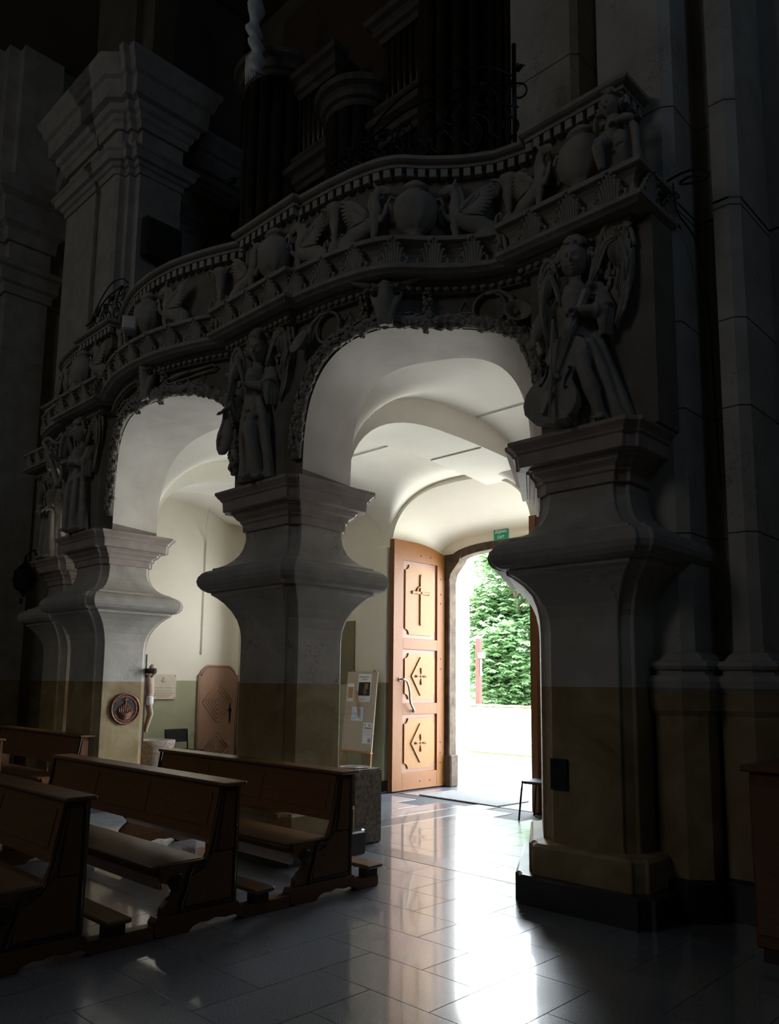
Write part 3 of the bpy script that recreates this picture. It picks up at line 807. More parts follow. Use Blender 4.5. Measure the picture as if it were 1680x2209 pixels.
def griffin_mesh():
    m_ = MB()   # facing +x, seated, relief depth along y
    m_.tube([(-.21, 0, .13), (-.12, 0, .20), (-.02, 0, .24), (.07, 0, .28), (.10, 0, .34)], [.085, .095, .085, .085, .07], 14)
    m_.tube([(.08, 0, .30), (.115, 0, .40), (.10, 0, .49), (.115, 0, .555), (.15, 0, .585)], [.078, .06, .048, .046, .046], 12)       # neck
    m_.ball((.155, 0, .585), (.062, .048, .050), 12)
    m_.tube([(.18, 0, .59), (.225, 0, .580), (.252, 0, .555), (.255, 0, .525)], [.036, .028, .019, .006], 10)                       # upper beak
    m_.tube([(.175, 0, .56), (.21, 0, .543), (.225, 0, .53)], [.022, .015, .006], 8)
    for s_ in (-1, 1):
        m_.tube([(.12, s_ * .03, .62), (.10, s_ * .036, .66), (.105, s_ * .036, .685)], [.018, .014, .004], 6)                          # ears
        m_.ball((.178, s_ * .042, .595), .012, 8)
    m_.tube([(.09, -.025, .30), (.115, -.03, .20), (.10, -.03, .10), (.095, -.03, .03), (.115, -.03, .015)], [.052, .040, .028, .026, .024], 10)  # straight foreleg
    m_.ball((.125, -.03, .018), (.045, .03, .02), 8)
    m_.tube([(.09, .02, .31), (.17, .0, .29), (.215, -.02, .33), (.235, -.02, .41), (.255, -.02, .42)], [.045, .034, .026, .022, .016], 10)     # raised foreleg
    m_.ball((-.19, -.02, .125), (.105, .075, .115), 12)                                                                             # haunch
    m_.tube([(-.17, -.045, .10), (-.09, -.05, .055), (-.03, -.05, .025), (.02, -.05, .02)], [.05, .036, .026, .022], 8)
    m_.tube([(-.27, 0, .10), (-.31, 0, .06), (-.30, 0, .02), (-.25, .0, .015)], [.024, .020, .018, .012], 8)                        # tail
    for k in range(7):   # crest
        t = k / 6; m_.ball((.07 - .035 * math.sin(t * 3), 0, .36 + .22 * t), (.022, .02, .026), 7)
    return remeshed(m_, .0105, 1, 'relief_griffin')
grif_me = griffin_mesh(); grif_me.materials.append(MT['stucco'])
def wing_mesh():
    m_ = MB()
    m_.tube([(.055, -.045, .31), (.02, -.065, .37), (-.05, -.065, .44), (-.12, -.05, .50)], [(.035, .025), (.05, .028), (.045, .022), (.02, .012)], 10)
    for k in range(8):
        t = k / 7
        a = R(140 + 52 * t); L = .30 - .11 * t
        bx, bz = .03 - .05 * (1 - t) * 1.2, .40 - .09 * t + .05 * (1 - t)
        ex, ez = bx + math.cos(a) * L, bz + math.sin(a) * L * .72
        m_.tube([(bx, -.05 - .004 * k, bz), ((bx + ex) / 2, -.055 - .004 * k, (bz + ez) / 2 + .012), (ex, -.035 - .004 * k, ez)], [(.010, .022), (.011, .030), (.006, .012)], 8)
    for k in range(12):
        m_.ball((.03 - .012 * k, -.075, .33 + .012 * k + .012 * (k % 2)), (.022, .012, .018), 7)
    return m_.mesh('wing')
wing_me = wing_mesh(); wing_me.materials.append(MT['stucco'])
def candel_mesh():
    m_ = MB()
    m_.lathe([(.001, 0), (.065, 0), (.06, .03), (.03, .05), (.045, .09), (.06, .15), (.055, .20), (.03, .235), (.028, .26), (.045, .28), (.028, .30), (.04, .35), (.055, .42), (.05, .47), (.065, .53), (.09, .58), (.06, .60), (.02, .61)], 18, True, None, lambda a, z: .12 * abs(math.cos(a * 3)) if z > .3 or z < .22 else 0)
    for s_ in (-1, 1):
        m_.tube([(s_ * .03, 0, .05), (s_ * .10, 0, .08), (s_ * .135, 0, .16), (s_ * .12, 0, .25), (s_ * .085, 0, .27), (s_ * .075, 0, .23), (s_ * .095, 0, .215)], [.018, .017, .016, .015, .013, .012, .009], 8)
        m_.tube([(s_ * .04, -.01, .50), (s_ * .10, -.01, .58), (s_ * .155, -.01, .60), (s_ * .165, -.01, .55), (s_ * .13, -.01, .52)], [(.022, .012), (.026, .014), (.022, .012), (.018, .01), (.008, .006)], 8)
    return m_.mesh('relief_candelabrum')
cand_me = candel_mesh(); cand_me.materials.append(MT['stucco'])
RELP = offset_path(LIP, .235)
RS = arclen(RELP)
def rel_at_x(x):
    best = None
    for i, (a, b) in enumerate(zip(RELP, RELP[1:])):
        lo, hi = min(a.x, b.x), max(a.x, b.x)
        if lo <= x <= hi and hi - lo > 1e-6 and abs((b - a).normalized().x) > .3:
            t = (x - a.x) / (b.x - a.x); best = RS[i] + (RS[i + 1] - RS[i]) * t
    return best
def rel_point(s_):
    i = max(k for k in range(len(RS)) if RS[k] <= s_); i = min(i, len(RELP) - 2)
    t = (s_ - RS[i]) / max(1e-9, RS[i + 1] - RS[i]); p = RELP[i].lerp(RELP[i + 1], t)
    j0, j1 = rel_clip(s_ - .15), rel_clip(s_ + .15)
    d = (pt_only(j1) - pt_only(j0)); return p, math.atan2(d.y, d.x)
def rel_clip(s_): return min(max(s_, RS[1] + .01), RS[-2] - .01)
def pt_only(s_):
    i = max(k for k in range(len(RS)) if RS[k] <= s_); i = min(i, len(RELP) - 2)
    t = (s_ - RS[i]) / max(1e-9, RS[i + 1] - RS[i]); return RELP[i].lerp(RELP[i + 1], t)
def put(name, me, s_, flip=False, sc_=1.0, z=5.51, push=0.0):
    p, a = rel_point(s_)
    o = obj(name, me, None, gal, Vector((p.x + math.sin(a) * push, p.y - math.cos(a) * push, z)) - GO, (0, 0, a))
    o.scale = (-sc_ if flip else sc_, .75 * sc_, sc_)
    return o
vx = [-3.02, -4.50, -6.02, -8.17, mx(-6.02), mx(-4.50), mx(-3.02)]
vs_pos = [rel_at_x(x) for x in vx]
for k, s0 in enumerate(vs_pos):
    put('relief_vase', vase_me, s0, False, 1.06, 5.51, .03)
    for sgn in (-1, 1):
        if k == 0 and sgn == 1: continue          # the putto stands there
        if k == len(vs_pos) - 1 and sgn == -1: continue
        g_ = put('relief_griffin', grif_me, s0 + sgn * .47, sgn == 1, .98, 5.51, .015)
        obj('wing', wing_me, None, g_)
for a, b in zip(vs_pos, vs_pos[1:]):
    put('relief_candelabrum', cand_me, (a + b) / 2, False, 1.02, 5.51, .02)
# ---- arch wreaths of laurel leaves
def wreath(a, b, rise):
    c = (a + b) / 2; h = (b - a) / 2
    m_ = MB(); rnd = random.Random(int(-a * 100)); pts = []
    for k in range(0, 181, 3):
        x = c - (h + .055) * math.cos(R(k)); z = arch_z(x, c, h + .056, SPR, rise + .055, 3.0)
        y = wall_y(min(max(x, a - .05), b + .05)) - .03
        pts.append(Vector((x, y, z)))
    m_.tube(pts, [.055] * len(pts), 8)
    L = [0]
    for p, q in zip(pts, pts[1:]): L.append(L[-1] + (q - p).length)
    nleaf = int(L[-1] / .020)
    for k in range(nleaf * 2):
        s_ = L[-1] * (k + rnd.random()) / (nleaf * 2); i = max(j for j in range(len(L)) if L[j] <= s_); i = min(i, len(pts) - 2)
        t = (s_ - L[i]) / max(1e-6, L[i + 1] - L[i]); p = pts[i].lerp(pts[i + 1], t); d = (pts[i + 1] - pts[i]).normalized()
        if p.x > c: d = -d
        nrm = d.cross(Vector((0, 1, 0))).normalized(); ang = rnd.uniform(-1.5, 1.5)
        out = (nrm * math.sin(ang) + Vector((0, -1, 0)) * math.cos(ang))
        base = p + out * .045; tip = base + d * .11 + out * rnd.uniform(.008, .035)
        w = d.cross(out).normalized() * .028; mid = (base + tip) / 2 + out * .016
        m_.add([base, mid + w, tip, mid - w, mid + out * .014, (base + tip) / 2 - out * .006], [(0, 1, 4), (1, 2, 4), (2, 3, 4), (3, 0, 4), (1, 0, 5), (2, 1, 5), (3, 2, 5), (0, 3, 5)])
    return gb(m_, 'laurel_wreath', 'stucco', None, 'stuff')
for a, b, rise in BAYS: wreath(a, b, rise)
# ---- ox skulls above the arch crowns, with garlands
def skull_mesh():
    m_ = MB()
    m_.tube([(0, -.03, .02), (0, -.05, .12), (0, -.06, .22), (0, -.055, .32)], [(.045, .05), (.052, .06), (.08, .065), (.112, .055)], 14)
    for s_ in (-1, 1):
        m_.ball((s_ * .085, -.06, .27), (.035, .03, .035), 10)
        m_.tube([(s_ * .080, -.06, .25), (s_ * .058, -.07, .16), (s_ * .040, -.07, .07), (s_ * .034, -.06, .005)], [.034, .026, .022, .018], 8)
        m_.tube([(s_ * .09, -.05, .335), (s_ * .15, -.055, .33), (s_ * .165, -.05, .30)], [.018, .02, .012], 8)
    m_.tube([(-.09, -.05, .335), (0, -.075, .345), (.09, -.05, .335)], [.035, .04, .035], 10)
    return remeshed(m_, .009, 1, 'ox_skull')
skull_me = skull_mesh(); skull_me.materials.append(MT['stucco'])
def horns_mesh():
    m_ = MB(); s_ = 1
    m_.tube([(s_ * .08, -.05, .345), (s_ * .14, -.07, .36), (s_ * .20, -.085, .365), (s_ * .245, -.09, .385), (s_ * .27, -.09, .40)], [.026, .026, .020, .012, .004], 10)
    return m_.mesh('horn')
horn_me = horns_mesh(); horn_me.materials.append(MT['stucco'])
def garland_mesh(pts, r0, seed):
    m_ = MB(); rnd = random.Random(seed); P = crom(pts, 6)
    for k, p in enumerate(P):
        for j in range(4):
            m_.ball((p.x + rnd.uniform(-1, 1) * r0, p.y + rnd.uniform(-1, .3) * r0, p.z + rnd.uniform(-1, 1) * r0 * .7), rnd.uniform(.5, .85) * r0 * .75, 6)
    return m_.mesh('garland')
brow_me = garland_mesh([(-.10, -.07, .36), (-.06, -.11, .30), (0, -.125, .28), (.06, -.11, .30), (.10, -.07, .36)], .016, 3); brow_me.materials.append(MT['stucco'])
drop_me = garland_mesh([(0, -.03, .40), (0, -.035, .30), (.005, -.04, .20), (.0, -.045, .12), (.0, -.05, .05), (0, -.05, .02)], .034, 5); drop_me.materials.append(MT['stucco'])
eye_me = MB().ball((.082, -.098, .262), (.026, .014, .026), 10).mesh('eye_socket'); eye_me.materials.append(MT['ink'])
for (a, b, rise), xo_ in zip(BAYS, (-.12, 0, .12)):
    c = (a + b) / 2 + xo_; p = Vector((c, wall_y(c), 4.76 if xo_ == 0 else 4.72))
    dy = (wall_y(c + .2) - wall_y(c - .2)) / .4; an = math.atan(dy)
    s_ = obj('ox_skull', skull_me, None, gal, p - GO + Vector((0, -.05, 0)), (R(-8), 0, an)); s_.scale = (1.28, 1.28, 1.15)
    obj('horn', horn_me, None, s_); obj('horn', horn_me, None, s_).scale = (-1, 1, 1); obj('brow_garland', brow_me, None, s_); obj('eye_socket', eye_me, None, s_); obj('eye_socket', eye_me, None, s_).scale = (-1, 1, 1)
    for dx in (-.24, .24):
        obj('garland_drop', drop_me, None, gal, Vector((c + dx, wall_y(c + dx), 4.70)) - GO, (0, 0, an))
# ---- hunting horns in the spandrels (coiled tube with a flared bell)
def horn_coil(name='hunting_horn'):
    m_ = MB()
    P = [(.13 * math.cos(t), -.03 - .012 * math.sin(t * .5), .13 * math.sin(t)) for t in [R(a) for a in range(100, 100 + 720, 15)]]
    m_.tube(P, [.012] * len(P), 8)
    m_.tube([(-.03, -.04, .127), (.08, -.045, .13), (.17, -.05, .07), (.20, -.055, -.03), (.215, -.07, -.10)], [.014, .016, .020, .028, .038], 10)
    m_.lathe([(.035, 0), (.05, .03), (.075, .055), (.105, .07), (.11, .075), (.10, .072), (.07, .055), (.04, .02), (.02, .0)], 24, True, Matrix.Translation((.225, -.075, -.12)) @ Matrix.Rotation(R(70), 4, 'X') @ Matrix.Rotation(R(12), 4, 'Y'))
    m_.tube([(-.13, -.035, .02), (-.20, -.035, .10), (-.24, -.035, .03), (-.23, -.035, -.06), (-.16, -.035, -.08)], .006, 6)
    m_.tube([(-.125, -.04, -.03), (-.15, -.045, -.13)], [.01, .014], 6)
    return m_.mesh(name)
hc_me = horn_coil(); hc_me.materials.append(MT['stucco'])
def trombone():
    m_ = MB()
    m_.tube([(-.42, -.03, .05), (.30, -.03, .07), (.345, -.03, .04), (.30, -.03, .0), (-.40, -.03, -.02), (-.45, -.03, .015), (-.42, -.03, .05)], .013, 8)
    m_.tube([(-.30, -.04, .055), (-.05, -.04, .06)], .022, 8)
    m_.tube([(-.10, -.035, -.02), (-.05, -.035, -.09), (.05, -.035, -.12), (.14, -.035, -.06), (.16, -.035, 0)], .008, 6)
    return m_.mesh('trombone')
tr_me = trombone(); tr_me.materials.append(MT['stucco'])
def on_wall(me, name, x, z, flip=False, rot=0.0, sc_=1.0):
    dy = (wall_y(x + .12) - wall_y(x - .12)) / .24
    o = obj(name, me, None, gal, Vector((x, wall_y(x), z)) - GO, (0, rot, math.atan(dy))); o.scale = (-sc_ if flip else sc_, sc_, sc_); return o
on_wall(hc_me, 'hunting_horn', -3.98, 4.90, False, 0, 1.12)
on_wall(hc_me, 'hunting_horn', -5.30, 4.90, True, 0, 1.12)
on_wall(tr_me, 'trombone', -7.35, 4.95, False, R(-3), .9)
on_wall(tr_me, 'trombone', mx(-7.35), 4.95, True, R(3), .9)
on_wall(hc_me, 'hunting_horn', mx(-5.38), 4.90, False, 0, .92)
# ================================================================ DOORS AND ENTRANCE HALL THINGS
# stone frame of the outer doorway
t = struct(empty('door_frame_1', (-7.08, 9.97, 0)), 'weathered brown stone frame of the church doorway')
t['label'] = 'weathered brown stone frame of the church doorway'
cxo = (OX0 + OX1) / 2; hw = (OX1 - OX0) / 2
for s in (-1, 1):
    m_ = MB(); x0 = s * hw; x1 = s * (hw + .11)
    m_.bbox(min(x0, x1), max(x0, x1), -.10, .08, 0, 3.32, .012); m_.build('jamb', 'portal_stone', t)
    m_ = MB(); x0 = s * (hw - .05); x1 = s * (hw + .12)
    m_.bbox(min(x0, x1), max(x0, x1), -.12, .08, 0, .50, .02); m_.build('jamb_foot', 'portal_stone', t)
    m_ = MB(); m_.prism([(s * (hw + .11), 3.30), (s * hw, 3.30), (s * (hw - .03), 3.42), (s * (hw - .20), 3.60), (s * (hw - .26), 3.74), (s * (hw + .11), 3.74)][::s], -.11, .08, 'y'); m_.build('corbel', 'portal_stone', t)
m_ = MB(); xs2 = [hw * math.sin(R(a)) for a in range(-90, 91, 6)]
m_.loft([[(x, -.09, dooro(cxo + x, 0)), (x, .08, dooro(cxo + x, 0)), (x * 1.08, .08, dooro(cxo + x, 0) + .13), (x * 1.08, -.09, dooro(cxo + x, 0) + .13)] for x in xs2]); m_.build('arched_lintel', 'portal_stone', t)
# door leaves
def leaf_top(u): return 3.83 - .13 * max(0, (u - .45) / .75) ** 2.0     # u from free edge to hinge
def door_leaf(name, label, x, y_h, side):
    # leaf stands along Y; its face looks to +x (side=1) or -x; origin at hinge foot
    t = tag(empty(name, (x, y_h, .02)), label, 'door')
    W = 1.20; D = .065
    S = side
    us = [W * k / 12 for k in range(13)]
    # backing board
    m_ = MB(); rings = [[(-D * S, -W + u, 0), (0, -W + u, 0), (0, -W + u, leaf_top(u)), (-D * S, -W + u, leaf_top(u))] for u in us]; m_.loft(rings); m_.build('board', 'door_dark', t)
    def plate(name_, u0, u1, z0, z1, th, mat, bev=.008, parent=t):
        m_ = MB(); m_.bbox(min(0, th * S), max(0, th * S), -W + u0, -W + u1, z0, z1, bev); return m_.build(name_, mat, parent)
    F = .032
    # stiles and rails
    for u0, u1, nm in ((0, .21, 'stile'), (1.02, 1.20, 'stile')):
        m_ = MB(); k = [u0 + (u1 - u0) * i / 4 for i in range(5)]
        m_.loft([[(0, -W + u, 0), (F * S, -W + u, 0), (F * S, -W + u, leaf_top(u)), (0, -W + u, leaf_top(u))] for u in k]); m_.build(nm, 'door_frame', t)
    for z0, z1 in ((0.0, .25), (1.13, 1.30), (2.13, 2.30)): plate('rail', .21, 1.02, z0, z1, F, 'door_frame', .004)
    m_ = MB(); k = [.21 + .81 * i / 8 for i in range(9)]
    m_.loft([[(0, -W + u, 3.52), (F * S, -W + u, 3.52), (F * S, -W + u, leaf_top(u)), (0, -W + u, leaf_top(u))] for u in k]); m_.build('rail', 'door_frame', t)
    for z0, z1, deco in ((.25, 1.13, 'd'), (1.30, 2.13, 'd'), (2.30, 3.52, 'c')):
        a0, a1 = .27, .965; b0, b1 = z0 + .06, z1 - .06; q = .085
        poly = []
        for (cx_, cz_, s0) in ((a0, b0, 0), (a1, b0, 1), (a1, b1, 2), (a0, b1, 3)):
            for k in range(5):
                ang = [R(90 - 22.5 * k), R(180 - 22.5 * k), R(270 - 22.5 * k), R(360 - 22.5 * k)][s0]
                poly.append((cx_ + q * math.cos(ang), cz_ + q * math.sin(ang)))
        m_ = MB(); m_.prism([(-W + p[0], p[1]) for p in poly], 0, .022 * S, 'x'); pn = m_.build('panel', 'door_panel', t)
        cu, cz = (a0 + a1) / 2, (b0 + b1) / 2
        if deco == 'd':
            m_ = MB(); m_.prism([(-W + cu - .21, cz), (-W + cu, cz - .30), (-W + cu + .21, cz), (-W + cu, cz + .30)], .02 * S, .042 * S, 'x')
            m_.build('lozenge', 'door_panel', pn)
            m_ = MB()
            for ang in range(4):
                c_, s_ = math.cos(R(90 * ang)), math.sin(R(90 * ang))
                L_ = .13
                m_.tube([(.044 * S, -W + cu + c_ * .03, cz + s_ * .03), (.047 * S, -W + cu + c_ * .08, cz + s_ * .08), (.045 * S, -W + cu + c_ * L_, cz + s_ * L_)], [.006, .016, .018], 8)
            m_.ball((.045 * S, -W + cu, cz), (.01, .02, .02), 8)
            m_.build('carved_cross', 'door_frame', pn)
        else:
            m_ = MB(); zc = cz + .12
            m_.bbox(min(.02 * S, .045 * S), max(.02 * S, .045 * S), -W + cu - .022, -W + cu + .022, cz - .36, zc + .26, .006)
            m_.bbox(min(.02 * S, .045 * S), max(.02 * S, .045 * S), -W + cu - .18, -W + cu + .18, zc - .02, zc + .022, .006)
            for (du, dz) in ((-.19, 0), (.19, 0), (0, .27), (0, -.49)): m_.ball((.033 * S, -W + cu + du, zc + dz), (.014, .03, .03), 8)
            P = [(.035 * S, -W + cu + .10 * math.cos(R(a)), zc + .10 * math.sin(R(a))) for a in range(85, 200, 15)]; m_.tube(P, .013, 6)
            m_.build('carved_cross', 'door_panel', pn)
    # bent handle
    m_ = MB(); m_.tube(crom([(.03 * S, -W + .14, 1.66), (.09 * S, -W + .15, 1.665), (.10 * S, -W + .24, 1.63), (.10 * S, -W + .30, 1.48), (.10 * S, -W + .32, 1.32), (.10 * S, -W + .40, 1.20), (.06 * S, -W + .46, 1.185), (.03 * S, -W + .47, 1.185)], 5), .017, 8)
    h = m_.build('handle', 'steel', t)
    for zz, uu in ((1.66, .14), (1.185, .47)):
        m_ = MB(); m_.lathe([(.03, 0), (.032, .01), (.022, .016), (.001, .018)], 12, True, Matrix.Translation((.03 * S, -W + uu, zz)) @ Matrix.Rotation(R(90) * S, 4, 'Y')); m_.build('rosette', 'steel', h)
    # bolts
    for zz in (.36, .52, .68, 1.84, 2.0, 2.9, 3.05, 3.3): 
        m_ = MB(); m_.ball((F * S, -W + 1.10, zz), (.008, .013, .013), 8); m_.build('bolt', 'bronze_dark', t)
    for uu in (.62, .85):
        for zz in (.11, 3.63):
            m_ = MB(); m_.ball((F * S, -W + uu, zz), (.008, .013, .013), 8); m_.build('bolt', 'bronze_dark', t)
    for zz in (.6, 1.95, 3.1):
        m_ = MB(); m_.tube([(.0, .012, zz - .09), (.0, .012, zz + .09)], .014, 8); m_.build('hinge', 'iron', t)
    return t
door_leaf('door_leaf', 'open left leaf of orange-brown wooden church door with carved cross panels', -8.36, 9.85, 1)
door_leaf('door_leaf', 'open right leaf of wooden church door, seen edge on beside the pillar', -5.82, 9.85, -1)
# emergency exit sign
t = tag(empty('exit_sign', (-7.20, 9.888, 3.95)), 'green exit sign above the doorway', 'sign')
m_ = MB(); m_.bbox(-.14, .14, -.012, .0, -.09, .09, .003); m_.build('plate', 'green_sign', t)
def text_mesh(body, size, name, mat, parent, loc, rot=(R(90), 0, 0), depth=.0015):
    cu = bpy.data.curves.new(name, 'FONT'); cu.body = body; cu.size = size; cu.extrude = depth; cu.align_x = 'CENTER'; cu.align_y = 'CENTER'
    o = bpy.data.objects.new('tmp_text', cu); COL.objects.link(o)
    dg = bpy.context.evaluated_depsgraph_get(); dg.update()
    me = bpy.data.meshes.new_from_object(o.evaluated_get(dg)); bpy.data.objects.remove(o)
    me.materials.clear()
    return obj(name, me, mat, parent, loc, rot)
text_mesh('I\u0160\u0116JIMAS', .062, 'lettering', 'white_sign', t, (0, -.0135, .042))
text_mesh('EXIT', .062, 'lettering', 'white_sign', t, (0, -.0135, -.042))
# door mat
m_ = MB(); m_.bbox(-.72, .72, -.36, .36, 0, .016, .006)
tag(m_.build('door_mat', 'mat', None, (-7.18, 9.12, .001), (0, 0, R(-2))), 'grey door mat lying just inside the open church door', 'mat')
# low brown side door
t = struct(empty('door_1', (-12.495, 8.30, 0)), 'low brown wooden side door with chevron boards and rounded top')
DW = .39; DH = 1.88
def dtop(u):
    a = abs(u)
    return DH if a < .22 else (DH - .10 * ((a - .22) / .12) ** 1.2 if a < .34 else DH - .16)
us = [-DW + 2 * DW * k / 24 for k in range(25)]
m_ = MB(); m_.loft([[(0, u, 0), (.03, u, 0), (.03, u, dtop(u)), (0, u, dtop(u))] for u in us]); m_.build('leaf', 'brown_door', t)
m_ = MB(); P = [(.02, u * 1.05, dtop(u) + .02) for u in us]
m_.tube([(.02, -DW * 1.05, 0)] + P + [(.02, DW * 1.05, 0)], .022, 6); m_.build('surround', 'brown_door', t)
for zc, nn in ((1.25, 6), (.42, 5)):
    for k in range(1, nn):
        r_ = .065 * k
        for sz in (-1, 1):
            for sy in (-1, 1):
                if r_ * .95 > DW - .03: continue
                m_ = MB(); p0 = Vector((.034, 0, zc + sz * r_ * 1.15)); p1 = Vector((.034, sy * r_, zc)); m_.tube([p0, p1], .009, 5); m_.build('chevron_batten', 'brown_door', t)
m_ = MB(); m_.lathe([(.03, 0), (.035, .012), (.02, .02), (.012, .03), (.02, .045), (.001, .055)], 12, True, Matrix.Translation((.03, .27, 1.10)) @ Matrix.Rotation(R(90), 4, 'Y'))
m_.tube([(.035, .27, 1.22), (.04, .27, 1.0), (.045, .27, .86)], [.014, .018, .008], 6); m_.build('handle', 'iron', t)
# stone plaque
t = tag(empty('wall_plaque', (-12.49, 7.18, 1.52)), 'pale stone plaque with small emblem on the green dado', 'plaque')
m_ = MB(); m_.bbox(0, .02, -.25, .25, -.22, .22, .006); m_.build('slab', 'plaque', t)
for k, (w, z) in enumerate(((.36, -.02), (.30, -.07), (.40, -.11), (.34, -.145), (.22, -.175))):
    m_ = MB(); m_.box(.02, .0215, -w / 2, w / 2, z - .008, z + .008); m_.build('text_line', 'plaque_print', t)
m_ = MB(); m_.ball((.02, 0, .10), (.004, .05, .035), 10); m_.box(.02, .023, -.008, .008, .10, .175); m_.box(.02, .023, -.03, .03, .145, .157); m_.build('emblem', 'plaque_print', t)
for sy in (-1, 1):
    for sz in (-1, 1):
        m_ = MB(); m_.ball((.02, sy * .22, sz * .19), (.008, .01, .01), 8); m_.build('stud', 'bronze', t)
# black stacking chairs
def chair(name, label, loc, rz):
    t = tag(empty(name, loc, rz), label, 'chair')     # faces -y
    m_ = MB(); m_.bbox(-.22, .22, -.21, .21, .43, .465, .02); m_.build('seat', 'black', t)
    m_ = MB(); m_.loft([[(x, .20 + .03 * math.cos(x * 6) + dy + (z - .6) * .12, z) for x, dy in ((-.22, 0), (-.11, 0), (0, 0), (.11, 0), (.22, 0), (.22, .03), (.11, .03), (0, .03), (-.11, .03), (-.22, .03))] for z in (.58, .66, .76, .80)]); m_.build('backrest', 'black', t)
    for s in (-1, 1):
        m_ = MB(); m_.tube(crom([(s * .24, -.24, 0), (s * .225, -.20, .42), (s * .225, -.17, .455), (s * .225, .12, .45)], 4), .012, 8); m_.build('leg', 'iron', t)
        m_ = MB(); m_.tube(crom([(s * .24, .27, 0), (s * .225, .20, .44), (s * .225, .235, .80)], 4), .012, 8); m_.build('leg', 'iron', t)
    return t
chair('stacking_chair', 'black metal chair beside the right door leaf, half hidden by the pillar', (-5.47, 8.36, 0), R(-78))
chair('stacking_chair', 'black padded chair standing by the green dado near the plaque', (-12.0, 7.35, 0), R(95))
# hewn stone block (holy water stoup) behind the second pillar
t = tag(empty('stone_stoup', (-6.09, 5.755, 0)), 'square rough grey stone stoup beside the pillar', 'stoup')
def rough_block(w, d, h, seed, mat, hole):
    bm = bmesh.new(); bmesh.ops.create_cube(bm, size=1)
    for v in bm.verts: v.co = Vector((v.co.x * w, v.co.y * d, (v.co.z + .5) * h))
    bmesh.ops.bevel(bm, geom=bm.edges[:], offset=.015, segments=2, affect='EDGES')
    bmesh.ops.subdivide_edges(bm, edges=bm.edges[:], cuts=5, use_grid_fill=True)
    for v in bm.verts:
        n_ = mnoise.noise(v.co * 9 + Vector((seed, 0, 0))) * .008
        v.co += Vector((n_, -n_, 0 if v.co.z < .01 else n_ * .5))
    return MB().addbm(bm)
rough_block(.44, .40, .74, 3.3, 'rough_stone', True).build('block', 'rough_stone', t)
m_ = MB(); m_.lathe([(.15, .0), (.165, .012), (.15, .018), (.12, .004), (.06, -.0), (.001, -.0)], 24, True, Matrix.Translation((0, 0, .735))); m_.build('basin_rim', 'rough_stone', t)
m_ = MB(); m_.lathe([(.12, 0), (.001, .0005)], 24, True, Matrix.Translation((0, 0, .742))); m_.build('basin_hollow', 'ink', t)
# round stone font
t = tag(empty('stone_font', (-10.36, 5.86, 0)), 'round pinkish stone font beside the pillar with the medallion', 'font')
m_ = MB(); m_.lathe([(.24, 0), (.25, .05), (.22, .2), (.23, .5), (.27, .68), (.29, .74), (.29, .78), (.24, .785), (.21, .76), (.10, .73), (.001, .72)], 28, True, None, lambda a, z: .02 * math.sin(a * 7 + z * 9)); m_.build('bowl', 'font_stone', t)
# notice easel
t = tag(empty('notice_easel', (-8.78, 8.33, 0), R(4)), 'wooden easel notice board with pinned posters behind the pillar', 'notice board')
lean = Matrix.Rotation(R(-6), 4, 'X')
m_ = MB(); m_.bbox(-.36, .26, -.012, .012, .60, 1.80, .003, lean); m_.build('board', 'cork', t)
for x in (-.34, .24):
    m_ = MB(); m_.bbox(x - .02, x + .02, .012, .045, 0, 1.82, .003, Matrix.Rotation(R(-6), 4, 'X') @ Matrix.Rotation(R(-2.5 if x > 0 else 2.5), 4, 'Y')); m_.build('leg', 'easel_wood', t)
m_ = MB(); m_.tube([(-.05, .05, 1.5), (-.05, .28, .0)], .016, 6); m_.build('rear_leg', 'easel_wood', t)
m_ = MB(); m_.bbox(-.36, .26, -.03, .03, .57, .60, .003, lean); m_.build('ledge', 'easel_wood', t)
def poster(name, label, x0, x1, z0, z1, bits):
    p = empty(name, (0, 0, 0)); p.parent = t; p['label'] = label
    m_ = MB(); m_.box(x0, x1, -.0145, -.012, z0, z1, lean); m_.build('sheet', 'paper', p)
    for (a, b, c, d, mat) in bits:
        m_ = MB(); m_.box(x0 + (x1 - x0) * a, x0 + (x1 - x0) * b, -.0155, -.0145, z0 + (z1 - z0) * c, z0 + (z1 - z0) * d, lean); m_.build('print', mat, p)
poster('poster', 'white concert poster with a dark photograph', -.12, .15, 1.34, 1.77, [(.06, .94, .22, .70, 'ink'), (.45, .7, .28, .44, 'gold_print'), (.5, .8, .45, .66, 'gold_print'), (.1, .8, .86, .9, 'ink_grey'), (.25, .7, .79, .81, 'gold_print'), (.2, .6, .08, .10, 'ink_grey')])
poster('poster', 'pale blue leaflet', -.20, .03, 1.05, 1.26, [(.05, .95, .1, .9, 'blue_print'), (.1, .8, .4, .6, 'paper')])
poster('poster', 'small white typed notice', .06, .24, .72, 1.03, [(.1, .3, .84, .93, 'ink_grey'), (.55, .8, .82, .93, 'ink_grey'), (.12, .9, .72, .755, 'ink'), (.12, .85, .64, .655, 'ink_grey'), (.12, .9, .56, .575, 'ink_grey'), (.12, .8, .48, .495, 'ink_grey'), (.2, .8, .38, .395, 'ink_grey'), (.6, .92, .05, .25, 'ink_grey')])
poster('poster', 'pinkish leaflet at the board edge', -.33, -.20, 1.34, 1.62, [(.1, .9, .2, .8, 'gold_print')])
